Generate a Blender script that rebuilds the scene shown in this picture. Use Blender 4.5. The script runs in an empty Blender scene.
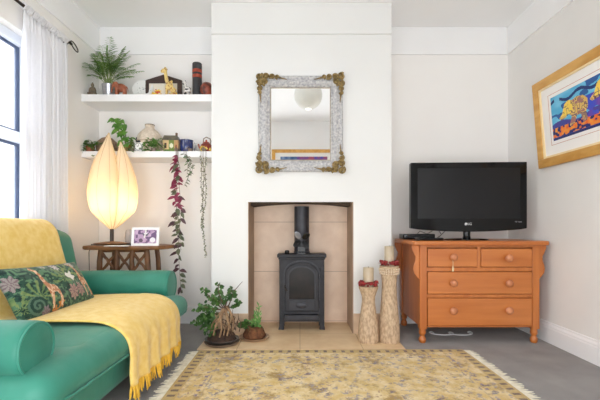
import bpy, bmesh, math, random
from mathutils import Vector, Matrix, Euler
PI = math.pi
sc = bpy.context.scene
C = sc.collection
F, H = 381.3, 0.78

# ---------------------------------------------------------------- camera, world, lights, exposure
cam_d = bpy.data.cameras.new('camera'); cam = bpy.data.objects.new('camera', cam_d); C.objects.link(cam)
cam.location = (0, 0, H); cam.rotation_euler = (PI/2, 0, 0)
cam_d.sensor_width = 36; cam_d.lens = F/600*36; cam_d.shift_y = 27/600; cam_d.clip_start = 0.02
sc.camera = cam
sc.view_settings.view_transform = 'Standard'; sc.view_settings.look = 'None'
sc.view_settings.gamma = 1; sc.view_settings.use_curve_mapping = False
sc.view_settings.exposure = -0.42

w = bpy.data.worlds.new('overcast_sky'); sc.world = w; w.use_nodes = True
bg = w.node_tree.nodes['Background']; bg.inputs[0].default_value = (0.95, 0.975, 1.0, 1); bg.inputs[1].default_value = 8.0
sc.cycles.max_bounces = 14; sc.cycles.diffuse_bounces = 8; sc.cycles.sample_clamp_indirect = 6

def light(name, kind, loc, energy, color=(1, 1, 1), rot=(0, 0, 0), **kw):
    d = bpy.data.lights.new(name, kind); d.energy = energy; d.color = color
    for k, v in kw.items(): setattr(d, k, v)
    o = bpy.data.objects.new(name, d); C.objects.link(o); o.location = loc; o.rotation_euler = rot
    return o
# daylight entering through the left window
dl = light('window_daylight', 'AREA', (-1.80, 1.57, 1.275), 1, (1, 1, 1), (0, -PI/2, 0), shape='RECTANGLE', size=1.31, size_y=1.65)
dl.data.cycles.is_portal = True
# daylight through unseen doors added behind the camera for fill light
dd = light('added_door_daylight', 'AREA', (0, -0.50, 0.86), 1, (1, 1, 1), (PI/2, 0, 0), shape='RECTANGLE', size=2.6, size_y=1.72)
dd.data.cycles.is_portal = True
# the bulb of the paper globe hanging from the ceiling
light('globe_bulb', 'POINT', (0.09, 1.4, 2.20), 1.2, (1.0, 0.975, 0.95), shadow_soft_size=0.15)

# ---------------------------------------------------------------- helpers
def srgb(r, g, b):
    f = lambda c: (c/255/12.92) if c/255 <= 0.04045 else ((c/255+0.055)/1.055)**2.4
    return (f(r), f(g), f(b), 1)

MATS = {}
def pm(name, c1, c2=None, scale=8, rough=0.6, metal=0, bump=0, bscale=None, stretch=(1, 1, 1), spec=0.5, detail=4,
       lo=0.35, hi=0.65, coat=0, sheen=0, transl=0, wave=False):
    """procedural material: noise blend of two colours plus a bump"""
    if name in MATS: return MATS[name]
    m = bpy.data.materials.new(name); m.use_nodes = True; nt = m.node_tree; N = nt.nodes; L = nt.links
    b = N['Principled BSDF']; b.inputs['Roughness'].default_value = rough; b.inputs['Metallic'].default_value = metal
    b.inputs['Specular IOR Level'].default_value = spec; b.inputs['Coat Weight'].default_value = coat
    b.inputs['Sheen Weight'].default_value = sheen
    tc = N.new('ShaderNodeTexCoord'); mp = N.new('ShaderNodeMapping'); mp.inputs['Scale'].default_value = stretch
    L.new(tc.outputs['Object'], mp.inputs['Vector'])
    nz = N.new('ShaderNodeTexNoise'); nz.inputs['Scale'].default_value = scale; nz.inputs['Detail'].default_value = detail
    L.new(mp.outputs[0], nz.inputs['Vector'])
    r = N.new('ShaderNodeValToRGB'); r.color_ramp.elements[0].position = lo; r.color_ramp.elements[1].position = hi
    r.color_ramp.elements[0].color = srgb(*c1); r.color_ramp.elements[1].color = srgb(*(c2 or c1))
    L.new(nz.outputs['Fac'], r.inputs[0]); L.new(r.outputs[0], b.inputs['Base Color'])
    if bump:
        n2 = N.new('ShaderNodeTexNoise'); n2.inputs['Scale'].default_value = bscale or scale*4; n2.inputs['Detail'].default_value = 3
        L.new(mp.outputs[0], n2.inputs['Vector'])
        bp = N.new('ShaderNodeBump'); bp.inputs['Strength'].default_value = bump; bp.inputs['Distance'].default_value = 0.004
        L.new(n2.outputs['Fac'], bp.inputs['Height']); L.new(bp.outputs[0], b.inputs['Normal'])
    if transl:
        t = N.new('ShaderNodeBsdfTranslucent'); mx = N.new('ShaderNodeMixShader'); mx.inputs[0].default_value = transl
        L.new(r.outputs[0], t.inputs['Color']); L.new(b.outputs[0], mx.inputs[1]); L.new(t.outputs[0], mx.inputs[2])
        L.new(mx.outputs[0], N['Material Output'].inputs['Surface'])
    MATS[name] = m
    return m

def painted(name, rough=0.7, spec=0.3, bump=0, bscale=200, sheen=0):
    """material whose pattern comes from the mesh colour attribute 'pattern'"""
    if name in MATS: return MATS[name]
    m = bpy.data.materials.new(name); m.use_nodes = True; nt = m.node_tree; b = nt.nodes['Principled BSDF']
    a = nt.nodes.new('ShaderNodeVertexColor'); a.layer_name = 'pattern'
    nt.links.new(a.outputs[0], b.inputs['Base Color'])
    b.inputs['Roughness'].default_value = rough; b.inputs['Specular IOR Level'].default_value = spec; b.inputs['Sheen Weight'].default_value = sheen
    MATS[name] = m
    return m

def obj(name, bm, m, parent=None, smooth=True, kind=None, label=None, solid=0, remesh=0, bevel=0, sub=0):
    me = bpy.data.meshes.new(name)
    bmesh.ops.recalc_face_normals(bm, faces=bm.faces[:])
    if smooth:
        for f in bm.faces: f.smooth = True
        for e in bm.edges:
            if len(e.link_faces) == 2 and e.calc_face_angle(0) > 0.7: e.smooth = False
    bm.to_mesh(me); bm.free(); me.materials.append(m)
    o = bpy.data.objects.new(name, me); C.objects.link(o); o.parent = parent
    if kind: o['kind'] = kind
    if label: o['label'] = label
    if remesh:
        md = o.modifiers.new('r', 'REMESH'); md.mode = 'VOXEL'; md.voxel_size = remesh; md.use_smooth_shade = True
        md = o.modifiers.new('s', 'SMOOTH'); md.iterations = 3
    if bevel:
        md = o.modifiers.new('b', 'BEVEL'); md.width = bevel; md.segments = 2; md.limit_method = 'ANGLE'; md.angle_limit = 0.6
    if solid:
        md = o.modifiers.new('t', 'SOLIDIFY'); md.thickness = solid; md.offset = 0
    if sub:
        md = o.modifiers.new('u', 'SUBSURF'); md.levels = sub; md.render_levels = sub
    return o

def thing(name, label, cat, loc=(0, 0, 0), rotz=0, group=None):
    o = bpy.data.objects.new(name, None); C.objects.link(o); o.location = loc; o.rotation_euler = (0, 0, rotz)
    o.empty_display_size = 0.05
    return tag(o, label, cat, group)
def tag(o, label, cat, group=None):
    o['label'] = label; o['category'] = cat
    if group: o['group'] = group
    return o
def struct(name, bm, m, **k):
    o = obj(name, bm, m, kind='structure', **k); return o
def BM(): return bmesh.new()

def box(bm, x0, x1, y0, y1, z0, z1, M=None):
    vs = [bm.verts.new((x, y, z)) for x in (x0, x1) for y in (y0, y1) for z in (z0, z1)]
    for q in ((0, 1, 3, 2), (4, 6, 7, 5), (0, 4, 5, 1), (2, 3, 7, 6), (0, 2, 6, 4), (1, 5, 7, 3)):
        bm.faces.new([vs[i] for i in q])
    if M is not None:
        for v in vs: v.co = M @ v.co
    return vs

def rbox(bm, x0, x1, y0, y1, z0, z1, r, n=6, grid=(8, 8, 8), puff=0, M=None, fn=None):
    """rounded box from a gridded cube; puff bulges the faces"""
    c = Vector(((x0+x1)/2, (y0+y1)/2, (z0+z1)/2)); h = Vector(((x1-x0)/2, (y1-y0)/2, (z1-z0)/2))
    r = min(r, h.x, h.y, h.z)
    def ticks(hh, k):
        t = [-hh + r*(1-math.cos(PI/2*i/n)) for i in range(n)]
        mid = [(-hh+r) + (2*hh-2*r)*i/k for i in range(k+1)]
        if hh-r < 1e-5: mid = [0]
        return t + mid + [-a for a in reversed(t)]
    T = [ticks(h.x, grid[0]), ticks(h.y, grid[1]), ticks(h.z, grid[2])]
    cache = {}
    def V(i, j, k):
        if (i, j, k) in cache: return cache[(i, j, k)]
        p = Vector((T[0][i], T[1][j], T[2][k]))
        q = Vector([max(-h[a]+r, min(h[a]-r, p[a])) for a in range(3)])
        d = p-q
        if d.length > 1e-9:
            # project the cube-grid offset to a sphere of radius r
            p = q + d.normalized()*r
        if puff:
            s = Vector([p[a]/h[a] for a in range(3)])
            f = [(1-abs(s[(a+1) % 3])**3)*(1-abs(s[(a+2) % 3])**3) for a in range(3)]
            p = Vector([p[a] + puff*s[a]*max(0, f[a]) for a in range(3)])
        p = p + c
        if fn: p = Vector(fn(p))
        if M is not None: p = M @ p
        v = bm.verts.new(p); cache[(i, j, k)] = v; return v
    n0, n1, n2 = len(T[0])-1, len(T[1])-1, len(T[2])-1
    def quad(a, b, c_, d):
        s = list(dict.fromkeys([V(*a), V(*b), V(*c_), V(*d)]))
        if len(s) > 2:
            try: bm.faces.new(s)
            except ValueError: pass
    for i in range(n0):
        for j in range(n1):
            quad((i, j, 0), (i+1, j, 0), (i+1, j+1, 0), (i, j+1, 0)); quad((i, j, n2), (i+1, j, n2), (i+1, j+1, n2), (i, j+1, n2))
    for i in range(n0):
        for k in range(n2):
            quad((i, 0, k), (i+1, 0, k), (i+1, 0, k+1), (i, 0, k+1)); quad((i, n1, k), (i+1, n1, k), (i+1, n1, k+1), (i, n1, k+1))
    for j in range(n1):
        for k in range(n2):
            quad((0, j, k), (0, j+1, k), (0, j+1, k+1), (0, j, k+1)); quad((n0, j, k), (n0, j+1, k), (n0, j+1, k+1), (n0, j, k+1))

def lathe(bm, prof, at=(0, 0, 0), seg=32, M=None, sx=1, sy=1, fn=None):
    """prof: list of (radius, z) turned about z"""
    rings = []
    for r, z in prof:
        if r < 1e-6: rings.append([bm.verts.new((0, 0, z))])
        else: rings.append([bm.verts.new((r*sx*math.cos(2*PI*i/seg), r*sy*math.sin(2*PI*i/seg), z)) for i in range(seg)])
    for a, b in zip(rings, rings[1:]):
        if len(a) == 1 and len(b) == 1: continue
        for i in range(seg):
            j = (i+1) % seg
            if len(a) == 1: bm.faces.new((a[0], b[i], b[j]))
            elif len(b) == 1: bm.faces.new((a[i], a[j], b[0]))
            else: bm.faces.new((a[i], a[j], b[j], b[i]))
    for v in [v for R in rings for v in R]:
        if fn: v.co = Vector(fn(v.co))
        v.co = (M @ v.co if M is not None else v.co) + Vector(at)

def tube(bm, pts, r, seg=8, M=None, cap=True):
    pts = [Vector(p) for p in pts]; n = len(pts)
    rad = r if isinstance(r, (list, tuple)) else [r]*n
    if len(rad) != n: rad = [rad[0]+(rad[-1]-rad[0])*i/(n-1) for i in range(n)]
    rings = []; up = None
    for i, p in enumerate(pts):
        t = (pts[min(i+1, n-1)]-pts[max(i-1, 0)])
        if t.length < 1e-9: t = Vector((0, 0, 1))
        t.normalize()
        if up is None: up = t.orthogonal().normalized()
        else:
            up = up - t*up.dot(t)
            up = up.normalized() if up.length > 1e-6 else t.orthogonal().normalized()
        s = t.cross(up)
        ring = []
        for k in range(seg):
            a = 2*PI*k/seg; q = p + (up*math.cos(a)+s*math.sin(a))*rad[i]
            ring.append(bm.verts.new(M @ q if M is not None else q))
        rings.append(ring)
    for a, b in zip(rings, rings[1:]):
        for k in range(seg): bm.faces.new((a[k], a[(k+1) % seg], b[(k+1) % seg], b[k]))
    if cap: bm.faces.new(rings[0]); bm.faces.new(list(reversed(rings[-1])))

def ell(bm, c, r, M=None, u=14, v=9, rot=None):
    r = (r, r, r) if isinstance(r, (int, float)) else r
    g = bmesh.ops.create_uvsphere(bm, u_segments=u, v_segments=v, radius=1)
    R = Euler(rot).to_matrix() if rot else Matrix.Identity(3)
    for q in g['verts']:
        p = R @ Vector((q.co.x*r[0], q.co.y*r[1], q.co.z*r[2])) + Vector(c)
        q.co = M @ p if M is not None else p

def prism(bm, poly, d0, d1, plane='xz'):
    """extrude a 2D outline; plane xz -> depth along y, xy -> depth along z, yz -> depth along x"""
    def P3(a, b, d): return {'xz': (a, d, b), 'xy': (a, b, d), 'yz': (d, a, b)}[plane]
    A = [bm.verts.new(P3(a, b, d0)) for a, b in poly]; B = [bm.verts.new(P3(a, b, d1)) for a, b in poly]
    bm.faces.new(A); bm.faces.new(list(reversed(B)))
    for i in range(len(poly)):
        j = (i+1) % len(poly); bm.faces.new((A[i], B[i], B[j], A[j]))

def leaf(bm, p, d, L, W, up=(0, 0, 1), droop=0.3, n=5, fold=0.25, tip=0.8):
    """a leaf blade: curved, folded along the midrib, pointed"""
    p = Vector(p); d = Vector(d).normalized(); up = Vector(up)
    s = d.cross(up)
    if s.length < 1e-3: s = d.orthogonal()
    s.normalize(); nn = s.cross(d).normalized()
    prev = None; q = p.copy(); dd = d.copy()
    for i in range(n+1):
        t = i/n; wv = W/2*math.sin(PI*min(1, t**tip*0.97+0.03))
        a = bm.verts.new(q - s*wv + nn*wv*fold); c = bm.verts.new(q); b = bm.verts.new(q + s*wv + nn*wv*fold)
        if prev:
            bm.faces.new((prev[0], prev[1], c, a)); bm.faces.new((prev[1], prev[2], b, c))
        prev = (a, c, b)
        dd = (dd - Vector((0, 0, 1))*droop/n).normalized(); q = q + dd*L/n

def inpoly(x, y, poly):
    c = False; j = len(poly)-1
    for i in range(len(poly)):
        xi, yi = poly[i]; xj, yj = poly[j]
        if (yi > y) != (yj > y) and x < (xj-xi)*(y-yi)/(yj-yi)+xi: c = not c
        j = i
    return c
def paint(bm, fn):
    """fn(face centre) -> sRGB triple, stored per face corner"""
    lay = bm.loops.layers.float_color.new('pattern')
    for f in bm.faces:
        col = srgb(*fn(f.calc_center_median()))
        for l in f.loops: l[lay] = col
def hsh(i, j, k=0):
    v = math.sin(i*127.1+j*311.7+k*74.7)*43758.5453; return v-math.floor(v)
def vnoise(x, y, k=0):
    i, j = math.floor(x), math.floor(y); u, v = x-i, y-j; u = u*u*(3-2*u); v = v*v*(3-2*v)
    a, b, c, d = hsh(i, j, k), hsh(i+1, j, k), hsh(i, j+1, k), hsh(i+1, j+1, k)
    return (a*(1-u)+b*u)*(1-v)+(c*(1-u)+d*u)*v
def mixc(a, b, t): return tuple(a[i]+(b[i]-a[i])*t for i in range(3))
def P(x, y, Y): return Vector(((x-300)*Y/F, Y, H-(y-227)*Y/F))

# ---------------------------------------------------------------- materials of the shell
M_wall = pm('warm_white_wall_paint', (244, 241, 238), (245, 243, 240), 3, 0.85, bump=0.04, bscale=120, spec=0.2)
M_breast = pm('cool_white_light_balanced', (228, 228, 226), (230, 230, 228), 3, 0.8, bump=0.04, bscale=120, spec=0.2)  # breast white toned down in colour to offset the stronger light on it
M_side = pm('white_wall_shaded_copy', (232, 230, 227), (235, 233, 230), 3, 0.85, bump=0.04, bscale=120, spec=0.2)  # right wall: same white made darker, its shade put into the colour
M_frieze = pm('white_frieze_paint', (243, 243, 243), (245, 245, 245), 3, 0.8, spec=0.2)
M_ceil = pm('ceiling_paint', (243, 243, 243), (245, 245, 245), 3, 0.9, spec=0.1)
M_trim = pm('white_gloss_trim', (240, 240, 241), (242, 242, 243), 3, 0.35, spec=0.4)
M_carpet = pm('grey_carpet', (133, 129, 127), (153, 149, 147), 5, 0.95, bump=0.8, bscale=500, spec=0.05, lo=0.3, hi=0.7, sheen=0.2)

def tilemat(name, c1, c2, mortar, plane, tw=0.4, th=0.4, off=(0, 0), rough=0.45):
    m = bpy.data.materials.new(name); m.use_nodes = True; nt = m.node_tree; N = nt.nodes; L = nt.links; b = N['Principled BSDF']
    tc = N.new('ShaderNodeTexCoord'); sp = N.new('ShaderNodeSeparateXYZ'); L.new(tc.outputs['Object'], sp.inputs[0])
    cb = N.new('ShaderNodeCombineXYZ'); a, c = plane
    L.new(sp.outputs['XYZ'.index(a)], cb.inputs[0]); L.new(sp.outputs['XYZ'.index(c)], cb.inputs[1])
    mp = N.new('ShaderNodeMapping'); mp.inputs['Location'].default_value = (off[0], off[1], 0); L.new(cb.outputs[0], mp.inputs[0])
    br = N.new('ShaderNodeTexBrick'); br.offset = 0; br.inputs['Scale'].default_value = 1
    br.inputs['Brick Width'].default_value = tw; br.inputs['Row Height'].default_value = th
    br.inputs['Mortar Size'].default_value = 0.0025; br.inputs['Mortar Smooth'].default_value = 0.3
    br.inputs['Color1'].default_value = (0.45, 0.45, 0.45, 1); br.inputs['Color2'].default_value = (0.6, 0.6, 0.6, 1); br.inputs['Mortar'].default_value = (0, 0, 0, 1)
    L.new(mp.outputs[0], br.inputs['Vector'])
    nz = N.new('ShaderNodeTexNoise'); nz.inputs['Scale'].default_value = 7; nz.inputs['Detail'].default_value = 6; nz.inputs['Roughness'].default_value = 0.6
    L.new(tc.outputs['Object'], nz.inputs['Vector'])
    r = N.new('ShaderNodeValToRGB'); r.color_ramp.elements[0].position = 0.3; r.color_ramp.elements[1].position = 0.7
    r.color_ramp.elements[0].color = srgb(*c1); r.color_ramp.elements[1].color = srgb(*c2); L.new(nz.outputs['Fac'], r.inputs[0])
    mx = N.new('ShaderNodeMix'); mx.data_type = 'RGBA'; L.new(br.outputs['Fac'], mx.inputs[0]); L.new(r.outputs[0], mx.inputs[6]); mx.inputs[7].default_value = srgb(*mortar)
    L.new(mx.outputs[2], b.inputs['Base Color']); b.inputs['Roughness'].default_value = rough
    bp = N.new('ShaderNodeBump'); bp.inputs['Strength'].default_value = 0.4; bp.inputs['Distance'].default_value = 0.002; bp.invert = True
    L.new(br.outputs['Fac'], bp.inputs['Height']); L.new(bp.outputs[0], b.inputs['Normal'])
    return m
M_hearth = tilemat('sandstone_floor_tile', (216, 184, 142), (232, 206, 168), (182, 150, 112), 'XY', off=(0, 0.03))
M_back_tile = tilemat('pinkish_stone_tile', (216, 186, 162), (234, 208, 184), (176, 148, 126), 'XZ', tw=0.8, off=(0.4, -0.02))
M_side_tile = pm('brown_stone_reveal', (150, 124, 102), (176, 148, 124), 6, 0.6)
M_strip = pm('stone_skirting_tile', (196, 166, 138), (218, 192, 164), 9, 0.5)

# ---------------------------------------------------------------- the room shell
XL, XR, YB, YF, ZC = -1.634, 1.691, 3.10, -0.35, 2.402
BX0, BX1, BY = -0.643, 0.664, 2.77
b = BM(); box(b, XL-0.25, XR+0.2, YF-0.2, YB+0.2, -0.12, 0); struct('floor', b, M_carpet, smooth=False)
b = BM(); box(b, XL-0.25, XR+0.2, YF-0.2, YB+0.2, ZC, ZC+0.12); struct('ceiling', b, M_ceil, smooth=False)
b = BM(); box(b, XL-0.25, XR+0.2, YB, YB+0.2, 0, ZC); struct('wall_back', b, M_wall, smooth=False)
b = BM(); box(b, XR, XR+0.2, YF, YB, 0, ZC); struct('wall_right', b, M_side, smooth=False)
b = BM(); box(b, XL-0.25, -1.3, YF-0.2, YF, 0, ZC); box(b, 1.3, XR+0.2, YF-0.2, YF, 0, ZC); box(b, -1.3, 1.3, YF-0.2, YF, 1.72, ZC); struct('wall_front', b, M_frieze, smooth=False)
b = BM(); box(b, -1.3, 1.3, YF-0.12, YF-0.07, 0, 0.06); box(b, -1.3, 1.3, YF-0.12, YF-0.07, 1.66, 1.72)  # unseen door frame in an opening added to let fill light in
for x in (-1.3, -0.03, 1.24): box(b, x, x+0.06, YF-0.12, YF-0.07, 0.06, 1.66)
struct('added_fill_door', b, pm('white_added_door_paint', (238, 238, 238), rough=0.4), smooth=False)
WY0, WY1, WZ0, WZ1 = 0.75, 2.40, 0.62, 1.93
b = BM()
box(b, XL-0.25, XL, WY1, YB, 0, ZC); box(b, XL-0.25, XL, YF, WY0, 0, ZC)
box(b, XL-0.25, XL, WY0, WY1, 0, WZ0); box(b, XL-0.25, XL, WY0, WY1, WZ1, ZC)
struct('wall_left', b, M_wall, smooth=False)
# chimney breast with its fireplace opening
OX0, OX1, OZ = -0.378, 0.388, 0.962
b = BM()
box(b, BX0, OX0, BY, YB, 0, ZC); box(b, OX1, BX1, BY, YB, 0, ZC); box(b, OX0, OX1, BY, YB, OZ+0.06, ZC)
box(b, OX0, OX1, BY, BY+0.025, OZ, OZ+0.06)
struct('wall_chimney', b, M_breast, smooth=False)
M_lintel = pm('shade_darkened_lintel', (70, 56, 46), (92, 74, 60), 9, 0.8)  # dark brown puts the shadow under the lintel into the colour
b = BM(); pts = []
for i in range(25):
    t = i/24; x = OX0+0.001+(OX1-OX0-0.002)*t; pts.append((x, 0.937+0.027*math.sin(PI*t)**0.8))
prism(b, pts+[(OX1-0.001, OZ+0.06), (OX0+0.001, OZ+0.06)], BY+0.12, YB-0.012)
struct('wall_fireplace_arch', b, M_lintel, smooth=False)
b = BM(); box(b, OX0, OX1, YB-0.012, YB, 0.008, OZ+0.06); struct('wall_fireplace_back', b, M_back_tile, smooth=False)
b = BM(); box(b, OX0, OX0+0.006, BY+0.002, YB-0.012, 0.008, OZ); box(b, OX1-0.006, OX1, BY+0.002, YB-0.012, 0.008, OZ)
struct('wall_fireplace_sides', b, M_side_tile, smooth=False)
b = BM(); box(b, BX0-0.008, BX1+0.004, 2.41, BY, 0, 0.008); box(b, OX0, OX1, BY, YB-0.012, 0, 0.008)
struct('floor_hearth', b, M_hearth, smooth=False)
# stone skirting each side of the opening
b = BM(); box(b, BX0, OX0, BY-0.012, BY, 0.008, 0.152); struct('baseboard_chimney_left', b, M_strip, smooth=False)
b = BM(); box(b, OX1, BX1, BY-0.012, BY, 0.008, 0.152); struct('baseboard_chimney_right', b, M_strip, smooth=False)

def skirt(name, p0, p1, nrm):
    """moulded skirting board from p0 to p1 with face normal nrm"""
    prof = [(0, 0), (0.02, 0), (0.02, 0.098), (0.017, 0.104), (0.017, 0.112), (0.009, 0.124), (0.007, 0.135), (0, 0.137)]
    b = BM(); A = []; B = []
    for d, z in prof:
        A.append(b.verts.new((p0[0]+nrm[0]*d, p0[1]+nrm[1]*d, z))); B.append(b.verts.new((p1[0]+nrm[0]*d, p1[1]+nrm[1]*d, z)))
    for i in range(len(prof)-1): b.faces.new((A[i], B[i], B[i+1], A[i+1]))
    b.faces.new(A); b.faces.new(B)
    return struct(name, b, M_trim, smooth=False)
skirt('baseboard_right', (XR, YF), (XR, YB), (-1, 0))
skirt('baseboard_back_right', (BX1, YB), (XR-0.02, YB), (0, -1))
skirt('baseboard_back_left', (XL+0.02, YB), (BX0, YB), (0, -1))
skirt('baseboard_left', (XL, YF), (XL, YB), (1, 0))
# frieze boards and picture rail
RZ = 2.187
def frieze(name, x0, x1, y0, y1, nrm):
    b = BM(); nx, ny = nrm; t = 0.004; r = 0.014
    def ext(d0, z0, z1):
        xs = sorted([x0, x1]); ys = sorted([y0, y1])
        if nx > 0: xs = [x0, x0+d0]
        if nx < 0: xs = [x0-d0, x0]
        if ny < 0: ys = [y0-d0, y0]
        box(b, xs[0], xs[1], ys[0], ys[1], z0, z1)
    ext(t, RZ, ZC); ext(r, RZ-0.009, RZ+0.009); ext(t+0.004, ZC-0.014, ZC)
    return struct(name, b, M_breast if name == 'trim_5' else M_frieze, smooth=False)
frieze('trim_1', XL+0.014, BX0, YB, YB, (0, -1))
frieze('trim_2', BX1, XR-0.014, YB, YB, (0, -1))
frieze('trim_3', XR, XR, YF, YB, (-1, 0))
frieze('trim_4', XL, XL, YF, YB, (1, 0))
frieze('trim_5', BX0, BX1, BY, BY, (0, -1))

# ---------------------------------------------------------------- window in the left wall
M_upvc = pm('white_window_plastic', (232, 238, 248), (236, 242, 250), 3, 0.3)
M_gasket = pm('dark_blue_grey_seal', (58, 72, 100), (74, 88, 118), 5, 0.4)
M_glass = bpy.data.materials.new('window_glass'); M_glass.use_nodes = True
_n = M_glass.node_tree; _g = _n.nodes.new('ShaderNodeBsdfGlossy'); _t = _n.nodes.new('ShaderNodeBsdfTransparent'); _m = _n.nodes.new('ShaderNodeMixShader')
_g.inputs['Roughness'].default_value = 0.02; _m.inputs[0].default_value = 0.06
_n.links.new(_t.outputs[0], _m.inputs[1]); _n.links.new(_g.outputs[0], _m.inputs[2]); _n.links.new(_m.outputs[0], _n.nodes['Material Output'].inputs['Surface'])
win = bpy.data.objects.new('window_1', None); C.objects.link(win); win['kind'] = 'structure'
xa, xb = XL-0.10, XL-0.05
b = BM()
box(b, xa, xb, WY0, WY0+0.06, WZ0, WZ1); box(b, xa, xb, WY1-0.07, WY1, WZ0, WZ1)
box(b, xa, xb, WY0, WY1, WZ0, WZ0+0.06); box(b, xa, xb, WY0, WY1, WZ1-0.055, WZ1)
box(b, xa, xb, WY0, WY1, 1.286, 1.350)
box(b, xa, xb, 1.50, 1.56, WZ0, WZ1)
obj('window_frame', b, M_upvc, win, smooth=False, bevel=0.005)
b = BM()
for (ya, yb) in ((WY0+0.06, 1.50), (1.56, WY1-0.07)):
    for (za, zb) in ((WZ0+0.06, 1.286), (1.350, WZ1-0.055)):
        g = 0.028; x0, x1 = xa+0.008, xa+0.02
        box(b, x0, x1, ya, ya+g, za, zb); box(b, x0, x1, yb-g, yb, za, zb); box(b, x0, x1, ya+g, yb-g, za, za+g*0.6); box(b, x0, x1, ya+g, yb-g, zb-g*0.6, zb)
obj('gasket', b, M_gasket, win, smooth=False)
b = BM(); box(b, xa+0.012, xa+0.016, WY0+0.06, 1.50, WZ0+0.06, WZ1-0.06); box(b, xa+0.012, xa+0.016, 1.56, WY1-0.07, WZ0+0.06, WZ1-0.06)
obj('window_pane', b, M_glass, win, smooth=False)
b = BM(); box(b, XL-0.045, XL+0.03, WY0-0.03, WY1-0.001, WZ0-0.02, WZ0-0.001); box(b, XL-0.10, XL-0.045, WY0+0.001, WY1-0.001, WZ0, WZ0+0.004)
obj('window_sill', b, M_trim, win, smooth=False)
b = BM(); box(b, -40, XL-0.3, -15, 40, -0.5, -0.4); struct('ground_outside', b, pm('pale_paving', (170, 172, 176), (190, 192, 196), 2, 0.9), smooth=False)
hs = thing('neighbouring_house', 'pale rendered house with dark windows across the street, through the window', 'building', (-9, 8, -0.4))
b = BM(); box(b, -3, 3, -4, 5, 0, 6); obj('wall', b, pm('pale_render', (200, 206, 216), (214, 220, 228), 2, 0.9), hs, smooth=False)
b = BM(); prism(b, [(-3.3, 6), (3.3, 6), (0, 8)], -4.2, 5.2); obj('roof', b, pm('slate_roof', (90, 96, 108), (110, 116, 128), 3, 0.8), hs, smooth=False)
for yy in (-2.5, -0.3, 2.2):
    b = BM(); box(b, 3.0, 3.05, yy, yy+1.1, 2.5, 3.3); obj('window', b, pm('dark_house_glass', (20, 26, 38), (30, 38, 52), 2, 0.2), hs, smooth=False)
# ---------------------------------------------------------------- curtain and rod
M_sheer = pm('sheer_white_voile', (250, 250, 252), (252, 252, 254), 40, 0.8, transl=0.3, spec=0.1)
M_dark_metal = pm('dark_bronze_metal', (58, 50, 46), (78, 70, 64), 20, 0.4, metal=0.7)
cur = thing('curtain', 'sheer white gathered curtain hanging at the far side of the window', 'curtain', (-1.600, 2.415, 0.60))
b = BM(); NU, NV = 150, 34; y0, y1 = -0.215, 0.205
rows = []
for j in range(NV+1):
    z = 1.435*j/NV; row = []
    k = j/NV
    for i in range(NU+1):
        u = i/NU; ph = u*2*PI*13
        amp = 0.013+0.005*math.sin(u*17+1)+0.003*(1-k)*math.sin(u*7)
        x = amp*math.sin(ph + 0.4*math.sin(k*3+u*5)) + 0.004*math.sin(ph*2.3)
        if k > 0.93: x *= 0.65
        y = y0+(y1-y0)*u + (0.02*(1-k)*(1 if u < 0.5 else 1)*(2*u-1)) + 0.004*math.cos(ph*1.0)
        row.append(b.verts.new((x, y, z + (0.012*math.sin(ph*0.5)*(k > 0.97)))))
    rows.append(row)
for j in range(NV):
    for i in range(NU): b.faces.new((rows[j][i], rows[j][i+1], rows[j+1][i+1], rows[j+1][i]))
obj('drape', b, M_sheer, cur, solid=0.0015)
b = BM()
rows = []
for j in range(5):
    row = []
    for i in range(NU+1):
        u = i/NU; ph = u*2*PI*26; a = 2*PI*j/4
        rr = 0.017+0.004*math.sin(ph)
        row.append(b.verts.new((rr*math.cos(a), y0+(y1-y0)*u, 1.460+rr*1.25*math.sin(a)+0.004*math.sin(ph*1.7))))
    rows.append(row)
for j in range(4):
    for i in range(NU): b.faces.new((rows[j][i], rows[j][i+1], rows[j+1][i+1], rows[j+1][i]))
obj('heading', b, M_sheer, cur, solid=0.0015)
rod = thing('curtain_rod', 'dark metal curtain rod with curled end above the window', 'curtain rod', (-1.600, 1.5, 2.060))
b = BM(); tube(b, [(0, -0.9, 0), (0, 1.17, 0)], 0.009, 12); obj('pole', b, M_dark_metal, rod)
b = BM(); tube(b, [(0.0+0.036*math.cos(t*2*PI/20-PI/2)*0.4, 1.205+0.036*math.cos(t*2*PI/20-PI), 0.036*math.sin(t*2*PI/20-PI)) for t in range(20)], 0.004, 8)
obj('finial', b, M_dark_metal, rod)
for yy in (-0.8, 1.15):
    b = BM(); tube(b, [(-0.033, yy, 0.0), (0, yy, 0.0)], 0.006, 8); lathe(b, [(0, 0), (0.022, 0), (0.022, 0.006), (0, 0.006)], (-0.0335, yy, 0), 16, Matrix.Rotation(PI/2, 4, 'Y'))
    obj('bracket', b, M_dark_metal, rod)
b = BM(); tube(b, [(-0.02, 1.15, -0.005), (-0.02, 1.155, -0.14), (-0.022, 1.155, -0.27)], 0.003, 6); obj('pull_cord', b, pm('grey_cord', (150, 148, 146)), rod)

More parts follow.
